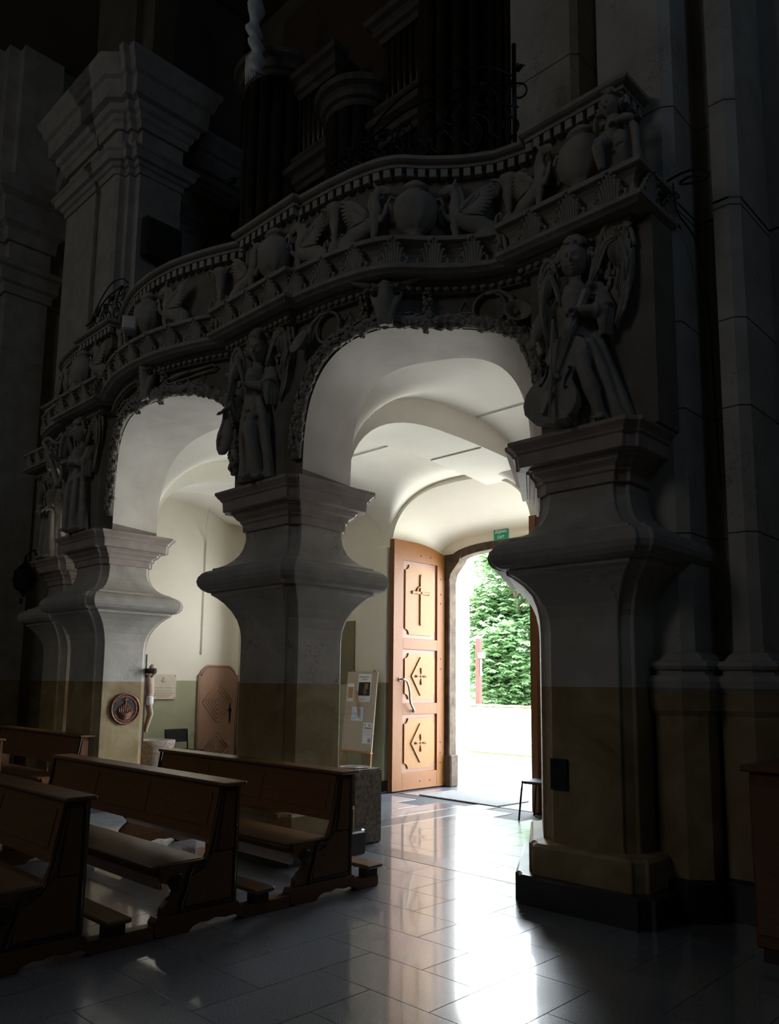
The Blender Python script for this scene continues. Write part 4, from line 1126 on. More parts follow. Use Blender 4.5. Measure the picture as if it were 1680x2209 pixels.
# medallion on the third pillar's side face
t = tag(empty('bronze_medallion', (mx(-6.22) + .445, 5.03, 1.25)), 'round bronze medallion with a church relief on the lit pillar side', 'medallion')
Rx = Matrix.Rotation(R(90), 4, 'Y')
m_ = MB(); m_.lathe([(.001, 0), (.20, 0), (.20, .012), (.001, .012)], 40, False, Rx); m_.build('disc', 'bronze_dark', t)
m_ = MB(); m_.lathe([(.178, .01), (.182, .024), (.192, .03), (.203, .024), (.205, .0), (.178, .0)], 40, True, Rx); m_.build('rim', 'bronze', t)
for k in range(7):
    y = -.085 + .0285 * k; h = (.055, .075, .095, .12, .095, .075, .055)[k]
    m_ = MB(); m_.bbox(.01, .026, y - .010, y + .010, -.04, -.04 + h, .003); m_.build('column', 'bronze', t)
m_ = MB(); m_.box(.01, .026, -.006, .006, .085, .15); m_.box(.01, .026, -.03, .03, .112, .124); m_.build('cross', 'bronze', t)
m_ = MB()
for k in range(5):
    m_.tube([(.018, -.12 + .012 * k, -.03 - .02 * k), (.02, 0, -.075 - .016 * k), (.018, .12 - .012 * k, -.03 - .02 * k)], .006, 6)
m_.build('curved_steps', 'bronze', t)
m_ = MB()
for k in range(44):
    a = R(k * 8.18)
    if 60 < (k * 8.18) % 360 < 118: continue
    Mx = Matrix.Rotation(a, 4, 'X'); m_.box(.012, .019, -.0075, .0075, .150, .170, Mx)
m_.build('border_marks', 'bronze', t)
# crucifix on the rear of the third pillar
t = tag(empty('crucifix', (mx(-6.22) + .30, 5.345, 1.05)), 'carved crucifix seen from the side behind the medallion pillar', 'crucifix')
m_ = MB(); m_.bbox(-.03, .03, 0, .035, -.25, .92, .004); m_.bbox(-.28, .28, 0, .04, .66, .73, .004); m_.build('cross', 'bench_trim', t)
m_ = MB()
m_.tube([(0, .08, .28), (0, .115, .40), (0, .10, .52), (0, .09, .60), (0, .10, .66)], [(.05, .04), (.055, .045), (.06, .05), (.065, .045), (.03, .03)], 12)
m_.ball((.0, .13, .735), (.04, .048, .055), 12)
for s in (-1, 1):
    m_.tube([(s * .06, .09, .62), (s * .16, .075, .67), (s * .26, .05, .70)], [.024, .018, .012], 8)
    m_.tube([(s * .02, .09, .30), (s * .025, .13, .12), (s * .015, .08, -.06), (s * .01, .075, -.12)], [.04, .032, .024, .018], 8)
corp = remeshed(m_, .007, 1, 'corpus'); obj('corpus', corp, 'corpus', t)
m_ = MB(); m_.lathe([(.062, .24), (.068, .29), (.066, .34), (.055, .36)], 14, True, Matrix.Translation((0, .10, 0)) @ Matrix.Scale(.9, 4, Vector((0, 1, 0)))); m_.build('loincloth', 'paper', t)
# ================================================================ BENCHES
BL = 2.70
def end_panel_poly():
    # (y, z) outline of a bench end; y=0 front foot .. back edge .57
    return [(0.02, .12), (.03, .20), (.07, .245), (.105, .27), (.115, .31), (.085, .345), (.035, .37), (.012, .41), (.01, .455), (.0, .46), (.0, .495), (.30, .495), (.345, .50), (.375, .53), (.40, .60), (.475, .945), (.60, .945), (.595, .12)]
def bench_things():
    t = empty('church_bench')
    for x in (0, -BL + .05):
        m_ = MB(); m_.prism([(p[0], p[1] * .955 if p[1] > .5 else p[1] * .88) for p in end_panel_poly()], x - .045, x, 'x')
        e = m_.build('end_panel', 'bench_end', t)
        sx = x + .001 if x == 0 else x - .046
        fx = (x, x + .010) if x == 0 else (x - .055, x - .045)
        # raised dark moulding along the back line and the seat bracket
        m_ = MB(); pth = crom([(.455, .905), (.44, .80), (.405, .62), (.385, .52), (.355, .43), (.30, .40), (.245, .405), (.215, .36), (.20, .28), (.17, .21), (.155, .135)], 4)
        m_.tube([(fx[1] - .004 if x == 0 else fx[0] + .004, p.x, p.y) for p in pth], .014, 6); m_.build('edge_moulding', 'bench_trim', e)
        m_ = MB(); m_.bbox(fx[0], fx[1], .555, .578, .13, .90, .003); m_.bbox(fx[0], fx[1], .17, .56, .125, .15, .003); m_.build('panel_frame', 'bench_trim', e)
        m_ = MB(); m_.prism([(.475, .86), (.55, .86), (.55, .48), (.43, .48)], fx[0] + .001, fx[1] + .002, 'x'); m_.build('tall_inlay', 'bench_end', e)
        m_ = MB(); m_.prism([(.225, .34), (.30, .37), (.36, .42), (.40, .47), (.545, .47), (.545, .165), (.19, .165)], fx[0] + .001, fx[1] + .002, 'x'); m_.build('lower_inlay', 'bench_end', e)
        m_ = MB(); m_.lathe([(.001, .012), (.04, .012), (.055, .006), (.06, .0)], 18, True, Matrix.Translation((fx[1] - .006 if x == 0 else fx[0] + .006, .125, .325)) @ Matrix.Rotation(R(90 if x == 0 else -90), 4, 'Y')); m_.build('rosette', 'bench_trim', e)
    # foot runner with scalloped underside under each end
    for x in (0.02, -BL + .07):
        m_ = MB(); m_.prism([(-.02, .015), (.05, .0), (.22, 0), (.25, .03), (.30, .045), (.36, .04), (.42, .055), (.50, .04), (.58, .045), (.66, 0), (.86, 0), (.87, .02), (.87, .085), (.62, .085), (.60, .125), (-.01, .125), (-.03, .10)], x - .085, x, 'x'); m_.build('foot_runner', 'bench_end', t)
    # seat, back, rails
    m_ = MB(); m_.bbox(-BL + .02, -.02, -.045, .365, .405, .44, .01); m_.build('seat', 'bench', t)
    m_ = MB(); m_.box(-BL + .06, -.05, .0, .018, .36, .405); m_.build('seat_apron', 'bench', t)
    m_ = MB(); m_.bbox(-BL + .10, -.09, .05, .08, .265, .385, .006); m_.build('under_seat_heater', 'white_paint', t)
    tilt = Matrix.Translation((0, .37, .44)) @ Matrix.Rotation(R(-11.5), 4, 'X')
    m_ = MB(); m_.box(-BL + .05, -.045, 0, .028, .115, .485, tilt); bk = m_.build('back_panel', 'bench', t)
    # recessed fields framed by thin battens
    for k in range(3):
        x0 = -BL + .13 + k * .85; x1 = x0 + .76
        m_ = MB(); m_.bbox(x0, x1, -.007, .002, .185, .415, .004, tilt); m_.build('field', 'bench', bk)
    m_ = MB(); m_.bbox(-BL - .02, .05, .425, .62, .90, .925, .007); m_.build('top_rail', 'bench', t)
    # kneeler
    m_ = MB(); m_.bbox(-BL + .06, .075, .70, .87, .155, .185, .008); m_.build('kneeler_board', 'bench', t)
    for x in (.03, -BL + .08):
        m_ = MB(); m_.box(x - .09, x, .73, .85, .085, .155); m_.build('kneeler_block', 'bench_trim', t)
    return t
b0 = bench_things()
for me in set(c.data for c in b0.children_recursive if c.type == 'MESH'): pass
spots = [((-4.66, 3.80), 'wooden church bench nearest the door, end panel beside the pillar'),
         ((-4.66, 2.72), 'second wooden church bench from the door, fully in view across the aisle'),
         ((-4.66, 1.64), 'foreground wooden church bench cut by the left frame edge'),
         ((-9.75, 4.05), 'wooden bench of the far row, its end before the medallion pillar'),
         ((-9.75, 2.97), 'far row wooden bench glimpsed behind the foreground bench')]
for i, (p, lab) in enumerate(spots):
    o = b0 if i == 0 else copy_tree(b0)
    o.location = (p[0], p[1], 0); tag(o, lab, 'bench', 'church benches')
# link boards between the foot runners of neighbouring benches
for i, (y0, y1) in enumerate(((2.72 + .87, 3.80 - .03), (1.64 + .87, 2.72 - .03))):
    m_ = MB(); m_.bbox(-.085, 0, 0, y1 - y0, .0, .085, .004)
    tag(m_.build('link_board', 'easel_wood' if False else 'bench', None, (-4.64, y0, 0)), ('short floor board linking the foreground bench to the second bench' if i else 'short floor board linking the second bench to the bench nearest the door'), 'board')
# ================================================================ CARVED ANGELS
def head_into(mb, c, s=1.0, rx=0.0, rz=0.0, curls=34, seed=1, long_hair=True):
    bm = bmesh.new(); bmesh.ops.create_icosphere(bm, subdivisions=5, radius=1)
    def g(x, z, cx_, cz_, wx, wz): return math.exp(-((x - cx_) / wx) ** 2 - ((z - cz_) / wz) ** 2)
    for v in bm.verts:
        d = v.co.normalized(); x, y, z = d; f = 0.0
        if y < .15:
            k = min(1, (.15 - y) / .5)
            f += .27 * g(x, z, 0, -.13, .10, .15) + .14 * g(x, z, 0, .06, .075, .16)
            f += .09 * g(x, z, 0, -.16, .17, .07)
            for s_ in (-1, 1):
                f += -.17 * g(x, z, s_ * .31, .10, .17, .10)
                f += .07 * g(x, z, s_ * .32, .28, .20, .07) + .05 * g(x, z, s_ * .40, -.22, .22, .20)
            f += .15 * g(x, z, 0, -.40, .17, .045) + .14 * g(x, z, 0, -.54, .15, .05) - .12 * g(x, z, 0, -.465, .19, .026) + .12 * g(x, z, 0, -.74, .20, .13)
            f *= k
        taper = 1 - .16 * max(0, -z) ** 1.2
        v.co = Vector((x * .088 * taper * (1 + f * .3), y * .104 * (1 + f), z * .128 * (1 + f * .15)))
    Mh = Matrix.Translation(c) @ Matrix.Rotation(rz, 4, 'Z') @ Matrix.Rotation(rx, 4, 'X') @ Matrix.Scale(s, 4)
    hd = MB(); hd.addbm(bm, True, Mh)
    for s_ in (-1, 1): hd.ball((s_ * .030, -.083, .012), (.0145, .012, .0105), 10, Mh); hd.tube([(s_ * .052, -.072, .006), (s_ * .040, -.088, .020), (s_ * .026, -.092, .021), (s_ * .014, -.090, .012)], .0042, 6, True, Mh)
    hair = MB(); rnd = random.Random(seed)
    for k in range(curls):
        a = rnd.uniform(0, 2 * math.pi); e = rnd.uniform(-.5, 1.35)
        d = Vector((math.cos(a) * math.cos(e), math.sin(a) * math.cos(e), math.sin(e)))
        if d.y < -.25 and d.z < .62: continue
        p = Vector((d.x * .098, d.y * .112 + .01, d.z * .132 + .012))
        if abs(d.x) > .7 and d.z < .3: p.x *= 1.18
        r0 = rnd.uniform(.030, .046)
        q = [p + Vector((r0 * .6 * math.cos(t), r0 * .35, r0 * .6 * math.sin(t))) for t in [i * .9 + a for i in range(6)]]
        hair.tube(q, [.019, .020, .020, .019, .016, .010], 7, True, Mh)
    hair.ball((0, .022, .02), (.094, .10, .125), 16, Mh)
    return hair, hd
def hand_into(mb, wrist, aim, curl, side=1, s=1.0):
    # palm plus four fingers and a thumb bent towards curl
    w = Vector(wrist); a = Vector(aim).normalized(); c = Vector(curl).normalized(); n = a.cross(c).normalized()
    palm = w + a * .05 * s
    mb.tube([w, palm, w + a * .085 * s], [.024 * s, (.034 * s, .020 * s), (.036 * s, .018 * s)], 8)
    for k in range(4):
        L = (.052, .060, .056, .044)[k] * s; b = w + a * .078 * s + n * (k - 1.5) * .0185 * s
        mb.tube([b, b + a * L * .5 + c * .008 * s, b + a * L * .65 + c * .034 * s, b + a * L * .25 + c * .056 * s], [.0105 * s, .010 * s, .009 * s, .007 * s], 6)
    b = w + a * .035 * s + n * side * .030 * s
    mb.tube([b, b + a * .022 * s + n * side * .022 * s, b + a * .045 * s + n * side * .012 * s + c * .03 * s], [.0125 * s, .011 * s, .008 * s], 6)
def join_head(me, hd):
    b = bmesh.new(); b.from_mesh(me); h = hd.mesh('h'); b.from_mesh(h); b.to_mesh(me); b.free(); bpy.data.meshes.remove(h)
    me.polygons.foreach_set('use_smooth', [True] * len(me.polygons)); me.update(); return me
def robe(mb, levels, folds, seed, amp=1.0):
    # levels: (z, cx, cy, rx, ry)
    rnd = random.Random(seed); ph = [rnd.uniform(0, 6.28) for _ in range(4)]
    rings = []
    for (z, cx_, cy_, rx, ry) in levels:
        ring = []; am = amp * (.17 * max(0, 1.0 - z) + .03)
        for i in range(56):
            a = 2 * math.pi * i / 56
            r_ = 1 + am * (.65 * math.sin(folds * a + ph[0] + z * 1.6) + .45 * math.sin((folds * 2 - 1) * a + ph[1] - z * 2.1) + .25 * math.sin((folds * 3 + 1) * a + ph[2]))
            ring.append((cx_ + rx * r_ * math.cos(a), cy_ + ry * r_ * math.sin(a), z))
        rings.append(ring)
    mb.loft(rings, True, True, True)
def angel_wing(name, parent, flip, swing, seed, sc_=1.0, up_=0.0):
    m_ = MB(); rnd = random.Random(seed)
    lead = crom([(.10, 1.02, 0), (.15, 1.30, 0), (.24, 1.58, 0), (.33, 1.66, 0), (.42, 1.57, 0), (.46, 1.38, 0), (.45, 1.15, 0), (.39, .93, 0), (.32, .78, 0)], 5)
    trail = crom([(.10, 1.00, 0), (.15, 1.10, 0), (.20, 1.22, 0), (.24, 1.20, 0), (.24, 1.08, 0), (.22, .98, 0), (.22, .90, 0), (.25, .82, 0), (.32, .775, 0)], 5)
    n = len(lead)
    rings = []
    for p, q in zip(lead, trail):
        m = (p + q) / 2; d = (p - q); L = d.length / 2 + .012; d.normalize()
        ring = []
        for k in range(12):
            a = 2 * math.pi * k / 12; u = math.cos(a) * L; w = math.sin(a) * .022
            r_ = m + d * u; ring.append((r_.x, .10 + w - .03 * (u / max(L, .01)) * .5, r_.y))
        rings.append(ring)
    m_.loft(rings, True, True, True)
    # bony leading edge
    m_.tube([(p.x, .085, p.y) for p in lead[:26]], [.036 - .0006 * k for k in range(26)], 8)
    # primaries and secondaries
    for row, (f0, f1, cnt, th) in enumerate(((.62, 1.0, 8, .060), (.42, .70, 9, .075), (.22, .45, 8, .088))):
        for k in range(cnt):
            t = k / (cnt - 1); i0 = int((n - 1) * (f0 - .12 + (f1 - f0) * t * .9)); i0 = min(max(i0, 2), n - 2)
            p = lead[i0].lerp(trail[i0], .08 + .18 * row); i1 = min(n - 1, i0 + 9 - row)
            q = lead[i1].lerp(trail[i1], .10 + .75 * (1 - t) * .55 + .1 * row)
            mid = (p + q) / 2
            y = .10 - th
            m_.tube([(p.x, y + .016, p.y), (mid.x + .012, y, mid.y), (q.x, y + .008, q.y)], [(.009, .020), (.010, .036), (.006, .014)], 8)
            m_.tube([(p.x, y + .006, p.y), (mid.x + .012, y - .011, mid.y), (q.x, y - .001, q.y)], [.004, .0045, .003], 5)
    for k in range(46):   # small scale feathers at the shoulder of the wing
        i0 = rnd.randint(4, int(n * .55)); u = rnd.uniform(.12, .95); p = lead[i0].lerp(trail[i0], u)
        m_.ball((p.x, .065, p.y), (.021, .012, .027), 7)
    o = m_.build(name, 'stucco', parent)
    o.scale = ((-.66 if flip else 1) * sc_, sc_, sc_); o.rotation_euler = (0, 0, swing); o.location = (0, -.10, up_)
    return o
def angel_body(pose, seed):
    m_ = MB()
    P = pose
    robe(m_, P['robe'], P.get('folds', 7), seed, P.get('amp', 1.0))
    # chest and shoulders
    m_.tube([(P['hip'][0], P['hip'][1], .72), (P['hip'][0] * .5, P['hip'][1] - .01, .92), (0, -.02, 1.06), (0, -.01, 1.15), (0, -.02, 1.20)], [(.15, .12), (.135, .105), (.165, .11), (.15, .09), (.07, .07)], 20)
    m_.tube([(0, -.02, 1.15), (0, -.035, 1.24), (P['head'][0] * .8, P['head'][1] + .02, P['head'][2] - .09)], [.065, .050, .052], 14)
    for s_, key in ((-1, 'armR'), (1, 'armL')):
        sh, el, wr = [Vector(p) for p in P[key]]
        m_.tube([sh - Vector((s_ * .05, 0, 0)), sh, sh.lerp(el, .5), el], [.075, .080, .078, P.get('sleeve', .080)], 14)
        m_.tube([el, el.lerp(wr, .45), wr], [.060, .048, .036], 12)
        m_.tube([el.lerp(wr, .35), el.lerp(wr, .42), el.lerp(wr, .5)], [.060, .064, .050], 12)      # cuff
        dirh = (wr - el).normalized()
        hand_into(m_, wr, dirh, P.get('curl' + key[-1], (0, .3, -1)), s_, 1.05)
        for k in range(P.get('drop', 3)):                                                            # hanging sleeve folds
            b = el + Vector((s_ * .02 * (k - 1), .03 * k - .02, 0)); m_.tube([b + Vector((0, 0, .03)), b - Vector((0, 0, .10)), b - Vector((0, -.01, .19))], [.05, .042, .018], 8)
    # feet and bare shin
    for fx, fy, fz in P['feet']:
        m_.tube([(fx, fy + .05, .05), (fx, fy - .03, .045), (fx + .01, fy - .11, .028)], [(.038, .045), (.042, .034), (.034, .018)], 10)
        for k in range(5): m_.ball((fx - .028 + .015 * k, fy - .125 + .004 * abs(k - 1), .02), (.011, .018, .012), 6)
    if 'shin' in P: m_.tube([Vector(p) for p in P['shin']], [.075, .066, .055, .062, .045, .036], 12)
    for (pts, rr) in P.get('drape', []): m_.tube(crom(pts, 5), [rr[0] + (rr[1] - rr[0]) * k / (5 * (len(pts) - 1)) for k in range(5 * (len(pts) - 1) + 1)], 8)
    hair, hd = head_into(m_, P['head'], P.get('hs', 1.16), P.get('hrx', 0), P.get('hrz', 0), 150, seed)
    return join_head(remeshed(m_, .0095, 1, 'body'), hd), hair
def angel(label, loc, rz, pose, seed):
    t = tag(empty('angel_statue', loc, rz), label, 'statue', 'carved angels on the pillars')
    me, hair = angel_body(pose, seed)
    obj('body', me, 'stucco', t); hair.build('hair', 'stucco', t)
    angel_wing('wing', t, False, pose.get('wingL', R(0)), seed, 1.0)
    angel_wing('wing', t, True, pose.get('wingR', R(0)), seed + 5, pose.get('wsR', .92))
    return t
base_robe = lambda sx=0.0, w=1.0: [(.015, sx + .02, .02, .25 * w, .15), (.06, sx + .02, .015, .245 * w, .145), (.2, sx + .015, .01, .225 * w, .135), (.4, sx, .0, .20 * w, .13), (.6, sx * .6, -.005, .178, .125), (.76, sx * .3, -.005, .165, .12), (.9, 0, -.01, .15, .105), (1.02, 0, -.015, .155, .105)]
# 1: the cellist above the nearest pillar
pose1 = dict(robe=base_robe(.06, .95), hip=(.03, -.01), head=(.0, -.055, 1.385), hrx=R(10), hrz=R(6), armR=((-.165, -.01, 1.11), (-.285, -.06, .88), (-.275, -.215, .745)), armL=((.165, -.01, 1.11), (.25, -.08, .90), (.085, -.225, .885)), curlR=(.3, .2, -1), curlL=(-.2, .9, -.2),
             feet=((-.03, -.20, 0), (.20, -.10, 0)), shin=((.06, -.12, .62), (.085, -.19, .52), (.115, -.20, .40), (.15, -.18, .28), (.185, -.14, .14), (.20, -.10, .05)), drape=[([(.12, -.11, .68), (.20, -.10, .45), (.27, -.06, .2), (.33, -.02, .04)], (.05, .06)), ([(.16, -.06, .75), (.25, -.03, .45), (.34, .0, .15), (.37, .02, .03)], (.04, .07)), ([(-.05, -.10, 1.05), (.02, -.13, .9), (.08, -.12, .75)], (.02, .03)), ([(.10, -.11, 1.05), (.06, -.13, .92), (.02, -.12, .75)], (.02, .025))], wingR=R(18), wsR=.86, wingL=R(-4))
a1 = angel('carved angel playing a cello, above the nearest pillar', (-3.05, 5.215, 3.545), R(12), pose1, 11)
def cello(parent, s, loc, tilt, yaw, neck=.42, name='cello', bow=True):
    t = empty(name, loc, 0, parent); t.rotation_euler = (R(-8), tilt, yaw); t.scale = (s, s, s)
    half = [(0, 0), (.10, .008), (.175, .05), (.215, .12), (.225, .20), (.205, .275), (.165, .325), (.155, .335), (.125, .37), (.115, .42), (.13, .47), (.158, .50), (.165, .515), (.17, .57), (.155, .64), (.12, .69), (.07, .715), (.0, .725)]
    pts = [Vector((p[0], p[1], 0)) for p in half]
    outl = [(p[0], p[1]) for p in half] + [(-p[0], p[1]) for p in half[-2:0:-1]]
    m_ = MB(); m_.loft([[(x * k, y_, z * 1 + .362 * (1 - k) + (z - .362) * (k - 1) * .0 if False else z * k + .362 * (1 - k)) for x, z in outl] for y_, k in ((.05, .96), (.045, 1.0), (-.045, 1.0), (-.05, .985), (-.055, .93), (-.065, .6), (-.068, .15))])
    m_.build('sound_box', 'stucco', t)
    m_ = MB(); m_.tube([(0, -.055, .60), (0, -.05, .80), (0, -.03, .725 + neck)], [(.032, .02), (.024, .02), (.020, .02)], 8)
    P = [(0, -.03 + .0 * k, 0) for k in range(2)]
    sp = [(0, .012 - .045 * math.cos(a) * (1 - a / 14) - .0, .725 + neck + .03 + .045 * math.sin(a) * (1 - a / 14)) for a in [k * .45 for k in range(26)]]
    m_.tube([(x, y_ - .02, z) for x, y_, z in sp], [.030 - .0007 * k for k in range(len(sp))], 8)
    for sx in (-1, 1):
        for k in range(2): m_.tube([(0, -.02, .68 + neck + .03 * k), (sx * .05, -.02, .685 + neck + .03 * k)], [.008, .011], 6)
    m_.build('neck', 'stucco', t)
    m_ = MB(); m_.bbox(-.020, .020, -.095, -.075, .40, .72 + neck, .004); m_.build('fingerboard', 'stucco_l', t)
    m_ = MB(); m_.prism([(-.045, .345), (.045, .345), (.03, .385), (-.03, .385)], -.105, -.065, 'y'); m_.build('bridge', 'stucco_l', t)
    m_ = MB(); m_.prism([(-.016, .06), (.016, .06), (.034, .24), (-.034, .24)], -.10, -.075, 'y'); m_.build('tailpiece', 'stucco_l', t)
    for k in range(4):
        m_ = MB(); x = -.018 + .012 * k; m_.tube([(x * 1.2, -.101, .24), (x * 1.6, -.108, .385), (x * .8, -.099, .72), (x * .7, -.09, .71 + neck)], .0028, 5); m_.build('string', 'stucco_l', t)
    for sx in (-1, 1):
        m_ = MB(); m_.tube(crom([(sx * .075, -.070, .45), (sx * .092, -.069, .46), (sx * .098, -.068, .435), (sx * .088, -.069, .37), (sx * .098, -.066, .30), (sx * .112, -.064, .285), (sx * .122, -.062, .305)], 4), .008, 6); m_.build('f_hole', 'ink', t)
    if bow:
        m_ = MB(); m_.tube([(-.16, -.13, .80), (-.05, -.125, .45), (.10, -.12, .02)], .009, 6); m_.tube([(-.145, -.14, .80), (.11, -.13, .02)], .004, 5); m_.build('bow', 'stucco_l', t)
    return t
cello(a1, 1.0, (-.205, -.205, .03), R(17.5), R(-8), .36)
# 2: angel with a lute on the second pillar
pose2 = dict(robe=base_robe(.0, .92), hip=(0, -.01), head=(.02, -.05, 1.375), hrx=R(18), hrz=R(14), armR=((-.16, -.01, 1.10), (-.22, -.08, .90), (-.235, -.19, .775)), armL=((.165, -.01, 1.11), (.225, -.10, .94), (.035, -.20, .955)), curlR=(-.2, -.6, -.2), curlL=(-.3, .9, -.2), drop=4, sleeve=.095,
             feet=((.02, -.13, 0), (.14, -.09, 0)), shin=((.0, -.10, .60), (.02, -.15, .50), (.05, -.155, .38), (.08, -.14, .26), (.11, -.12, .14), (.12, -.10, .05)), drape=[([(-.10, -.09, .75), (-.09, -.13, .5), (-.06, -.13, .2), (-.04, -.12, .03)], (.03, .045)), ([(.09, -.10, .85), (.16, -.11, .6), (.20, -.09, .3), (.22, -.06, .03)], (.04, .055)), ([(.02, -.12, .90), (.05, -.13, .72), (.03, -.13, .62)], (.025, .04)), ([(-.12, -.08, .7), (.0, -.14, .66), (.11, -.11, .68)], (.03, .03))], wingR=R(28), wsR=.84, wingL=R(-6))
a2 = angel('carved angel holding a lute upright, above the pillar between the arches', (-6.22, 4.485, 3.536), R(14), pose2, 23)
def lute(parent, loc, tilt, yaw):
    t = empty('lute', loc, 0, parent); t.rotation_euler = (R(-4), tilt, yaw)
    m_ = MB(); m_.lathe([(.001, 0), (.05, .01), (.085, .06), (.105, .14), (.10, .22), (.07, .31), (.035, .38), (.018, .42)], 22, True, Matrix.Scale(.55, 4, Vector((0, 1, 0)))); m_.build('sound_box', 'stucco', t)
    m_ = MB(); m_.tube([(0, -.02, .36), (0, -.02, .62), (0, -.015, .72)], [(.022, .018), (.019, .016), (.018, .016)], 8); m_.tube([(0, -.015, .72), (-.01, .0, .78), (-.03, -.02, .83), (-.06, -.04, .83)], [.020, .026, .028, .022], 8); m_.build('neck', 'stucco', t)
    m_ = MB(); m_.lathe([(.001, 0), (.03, 0), (.03, .006), (.001, .006)], 16, True, Matrix.Translation((0, -.056, .16)) @ Matrix.Rotation(R(90), 4, 'X')); m_.build('rose', 'stucco_dark', t)
    for k in range(4):
        m_ = MB(); m_.tube([(-.012 + .008 * k, -.062, .06), (-.008 + .005 * k, -.045, .40), (-.006 + .004 * k, -.035, .70)], .0022, 5); m_.build('string', 'stucco_l', t)
lute(a2, (-.265, -.21, .285), R(3), R(-10))
# 3: angel with a harp on the third pillar
pose3 = dict(robe=base_robe(-.02, .95), hip=(0, -.01), head=(-.01, -.06, 1.375), hrx=R(18), hrz=R(-15), armR=((-.16, -.01, 1.10), (-.25, -.10, .95), (-.24, -.27, 1.02)), armL=((.165, -.01, 1.11), (.225, -.11, .92), (.02, -.24, .93)), curlR=(.5, -.2, -.3), curlL=(-.3, .4, -.6),
             feet=((-.08, -.12, 0), (.10, -.11, 0)), drape=[([(-.10, -.10, .85), (-.14, -.13, .55), (-.16, -.12, .25), (-.17, -.10, .03)], (.04, .06)), ([(.04, -.12, .85), (.05, -.14, .55), (.03, -.14, .2), (.03, -.13, .03)], (.035, .05)), ([(.12, -.08, .8), (.16, -.09, .5), (.17, -.08, .2), (.18, -.06, .03)], (.035, .05)), ([(-.15, -.06, .78), (0, -.15, .70), (.15, -.08, .80)], (.035, .035))], wingR=R(25), wsR=.88, wingL=R(-5))
a3 = angel('carved angel with a small harp, above the pillar with the medallion', (mx(-6.22), 4.485, 3.536), R(8), pose3, 37)
t = empty('harp', (-.33, -.25, .62), 0, a3); t.rotation_euler = (0, R(-8), R(20))
m_ = MB(); m_.tube(crom([(.10, 0, 0), (.05, 0, .22), (-.02, 0, .50), (-.10, 0, .66)], 5), [.045 - .0012 * k for k in range(16)], 8); m_.build('sound_box', 'stucco', t)
m_ = MB(); m_.tube(crom([(.10, 0, .0), (.17, 0, .20), (.16, 0, .45), (.20, 0, .62)], 5), .022, 8); m_.build('pillar_post', 'stucco', t)
m_ = MB(); m_.tube(crom([(-.10, 0, .66), (.0, 0, .70), (.08, 0, .62), (.16, 0, .60), (.22, 0, .66), (.21, 0, .71), (.17, 0, .69)], 5), .024, 8); m_.build('harp_neck', 'stucco', t)
for k in range(6):
    m_ = MB(); u = k / 5; m_.tube([(.07 - .11 * u, 0, .10 + .42 * u), (.13 - .16 * u, 0, .61 + .06 * math.sin(u * 3))], .003, 5); m_.build('string', 'stucco_l', t)
# 4: angel on the far pillar
pose4 = dict(robe=base_robe(.0, .95), hip=(0, -.01), head=(-.02, -.06, 1.375), hrx=R(10), hrz=R(-55), armR=((-.16, -.01, 1.10), (-.26, -.08, .90), (-.12, -.22, .82)), armL=((.165, -.01, 1.11), (.24, -.10, .90), (.06, -.22, .80)), curlR=(.3, .2, -.5), curlL=(-.3, .2, -.5),
             feet=((-.08, -.12, 0), (.10, -.11, 0)), drape=[([(-.10, -.10, .80), (-.12, -.13, .5), (-.14, -.12, .03)], (.04, .06)), ([(.08, -.12, .80), (.10, -.13, .5), (.12, -.11, .03)], (.04, .06))], wingR=R(25), wsR=.85, wingL=R(-5))
angel('carved angel with folded hands, above the farthest pillar', (-12.72, 5.215, 3.536), R(8), pose4, 51)

# ---- putto at the right end of the parapet
def putto():
    m_ = MB()
    m_.tube([(0, 0, .26), (.0, -.02, .34), (.0, -.01, .42), (0, 0, .46)], [(.075, .06), (.085, .075), (.085, .06), (.05, .045)], 16)
    for s_, kn, ft in ((-1, (-.10, -.12, .21), (-.085, -.07, .03)), (1, (.06, -.06, .16), (.075, .0, .02))):
        m_.tube([(s_ * .045, -.01, .28), tuple(Vector((s_ * .045, -.01, .28)).lerp(Vector(kn), .55)), kn], [.062, .058, .044], 12)
        m_.tube([kn, tuple(Vector(kn).lerp(Vector(ft), .45)), ft], [.044, .042, .028], 12)
        m_.tube([ft, (ft[0] - .0, ft[1] - .05, .015)], [.028, .018], 8)
    m_.tube([(-.07, 0, .43), (-.13, -.05, .40), (-.10, -.12, .42)], [.038, .034, .024], 10); hand_into(m_, (-.10, -.12, .42), (.6, -.4, .5), (0, .5, -1), -1, .55)
    m_.tube([(.07, 0, .43), (.14, -.05, .37), (.05, -.11, .35)], [.038, .034, .024], 10); hand_into(m_, (.05, -.11, .35), (-1, -.1, .1), (0, .6, -1), 1, .55)
    hair, hd = head_into(m_, (-.03, -.02, .565), .76, R(20), R(-10), 90, 9)
    m_.tube([(.10, .0, .40), (.16, -.02, .30), (.17, -.03, .16), (.18, -.03, .03)], [.03, .035, .03, .035], 8)   # cloth falling at the side
    return join_head(remeshed(m_, .0075, 1, 'body'), hd), hair
t = tag(empty('putto_statue', (-2.66, 5.17, 5.51), R(6)), 'small carved putto standing at the right end of the parapet', 'statue')
pm, hair = putto(); obj('body', pm, 'stucco', t); hair.build('hair', 'stucco', t)
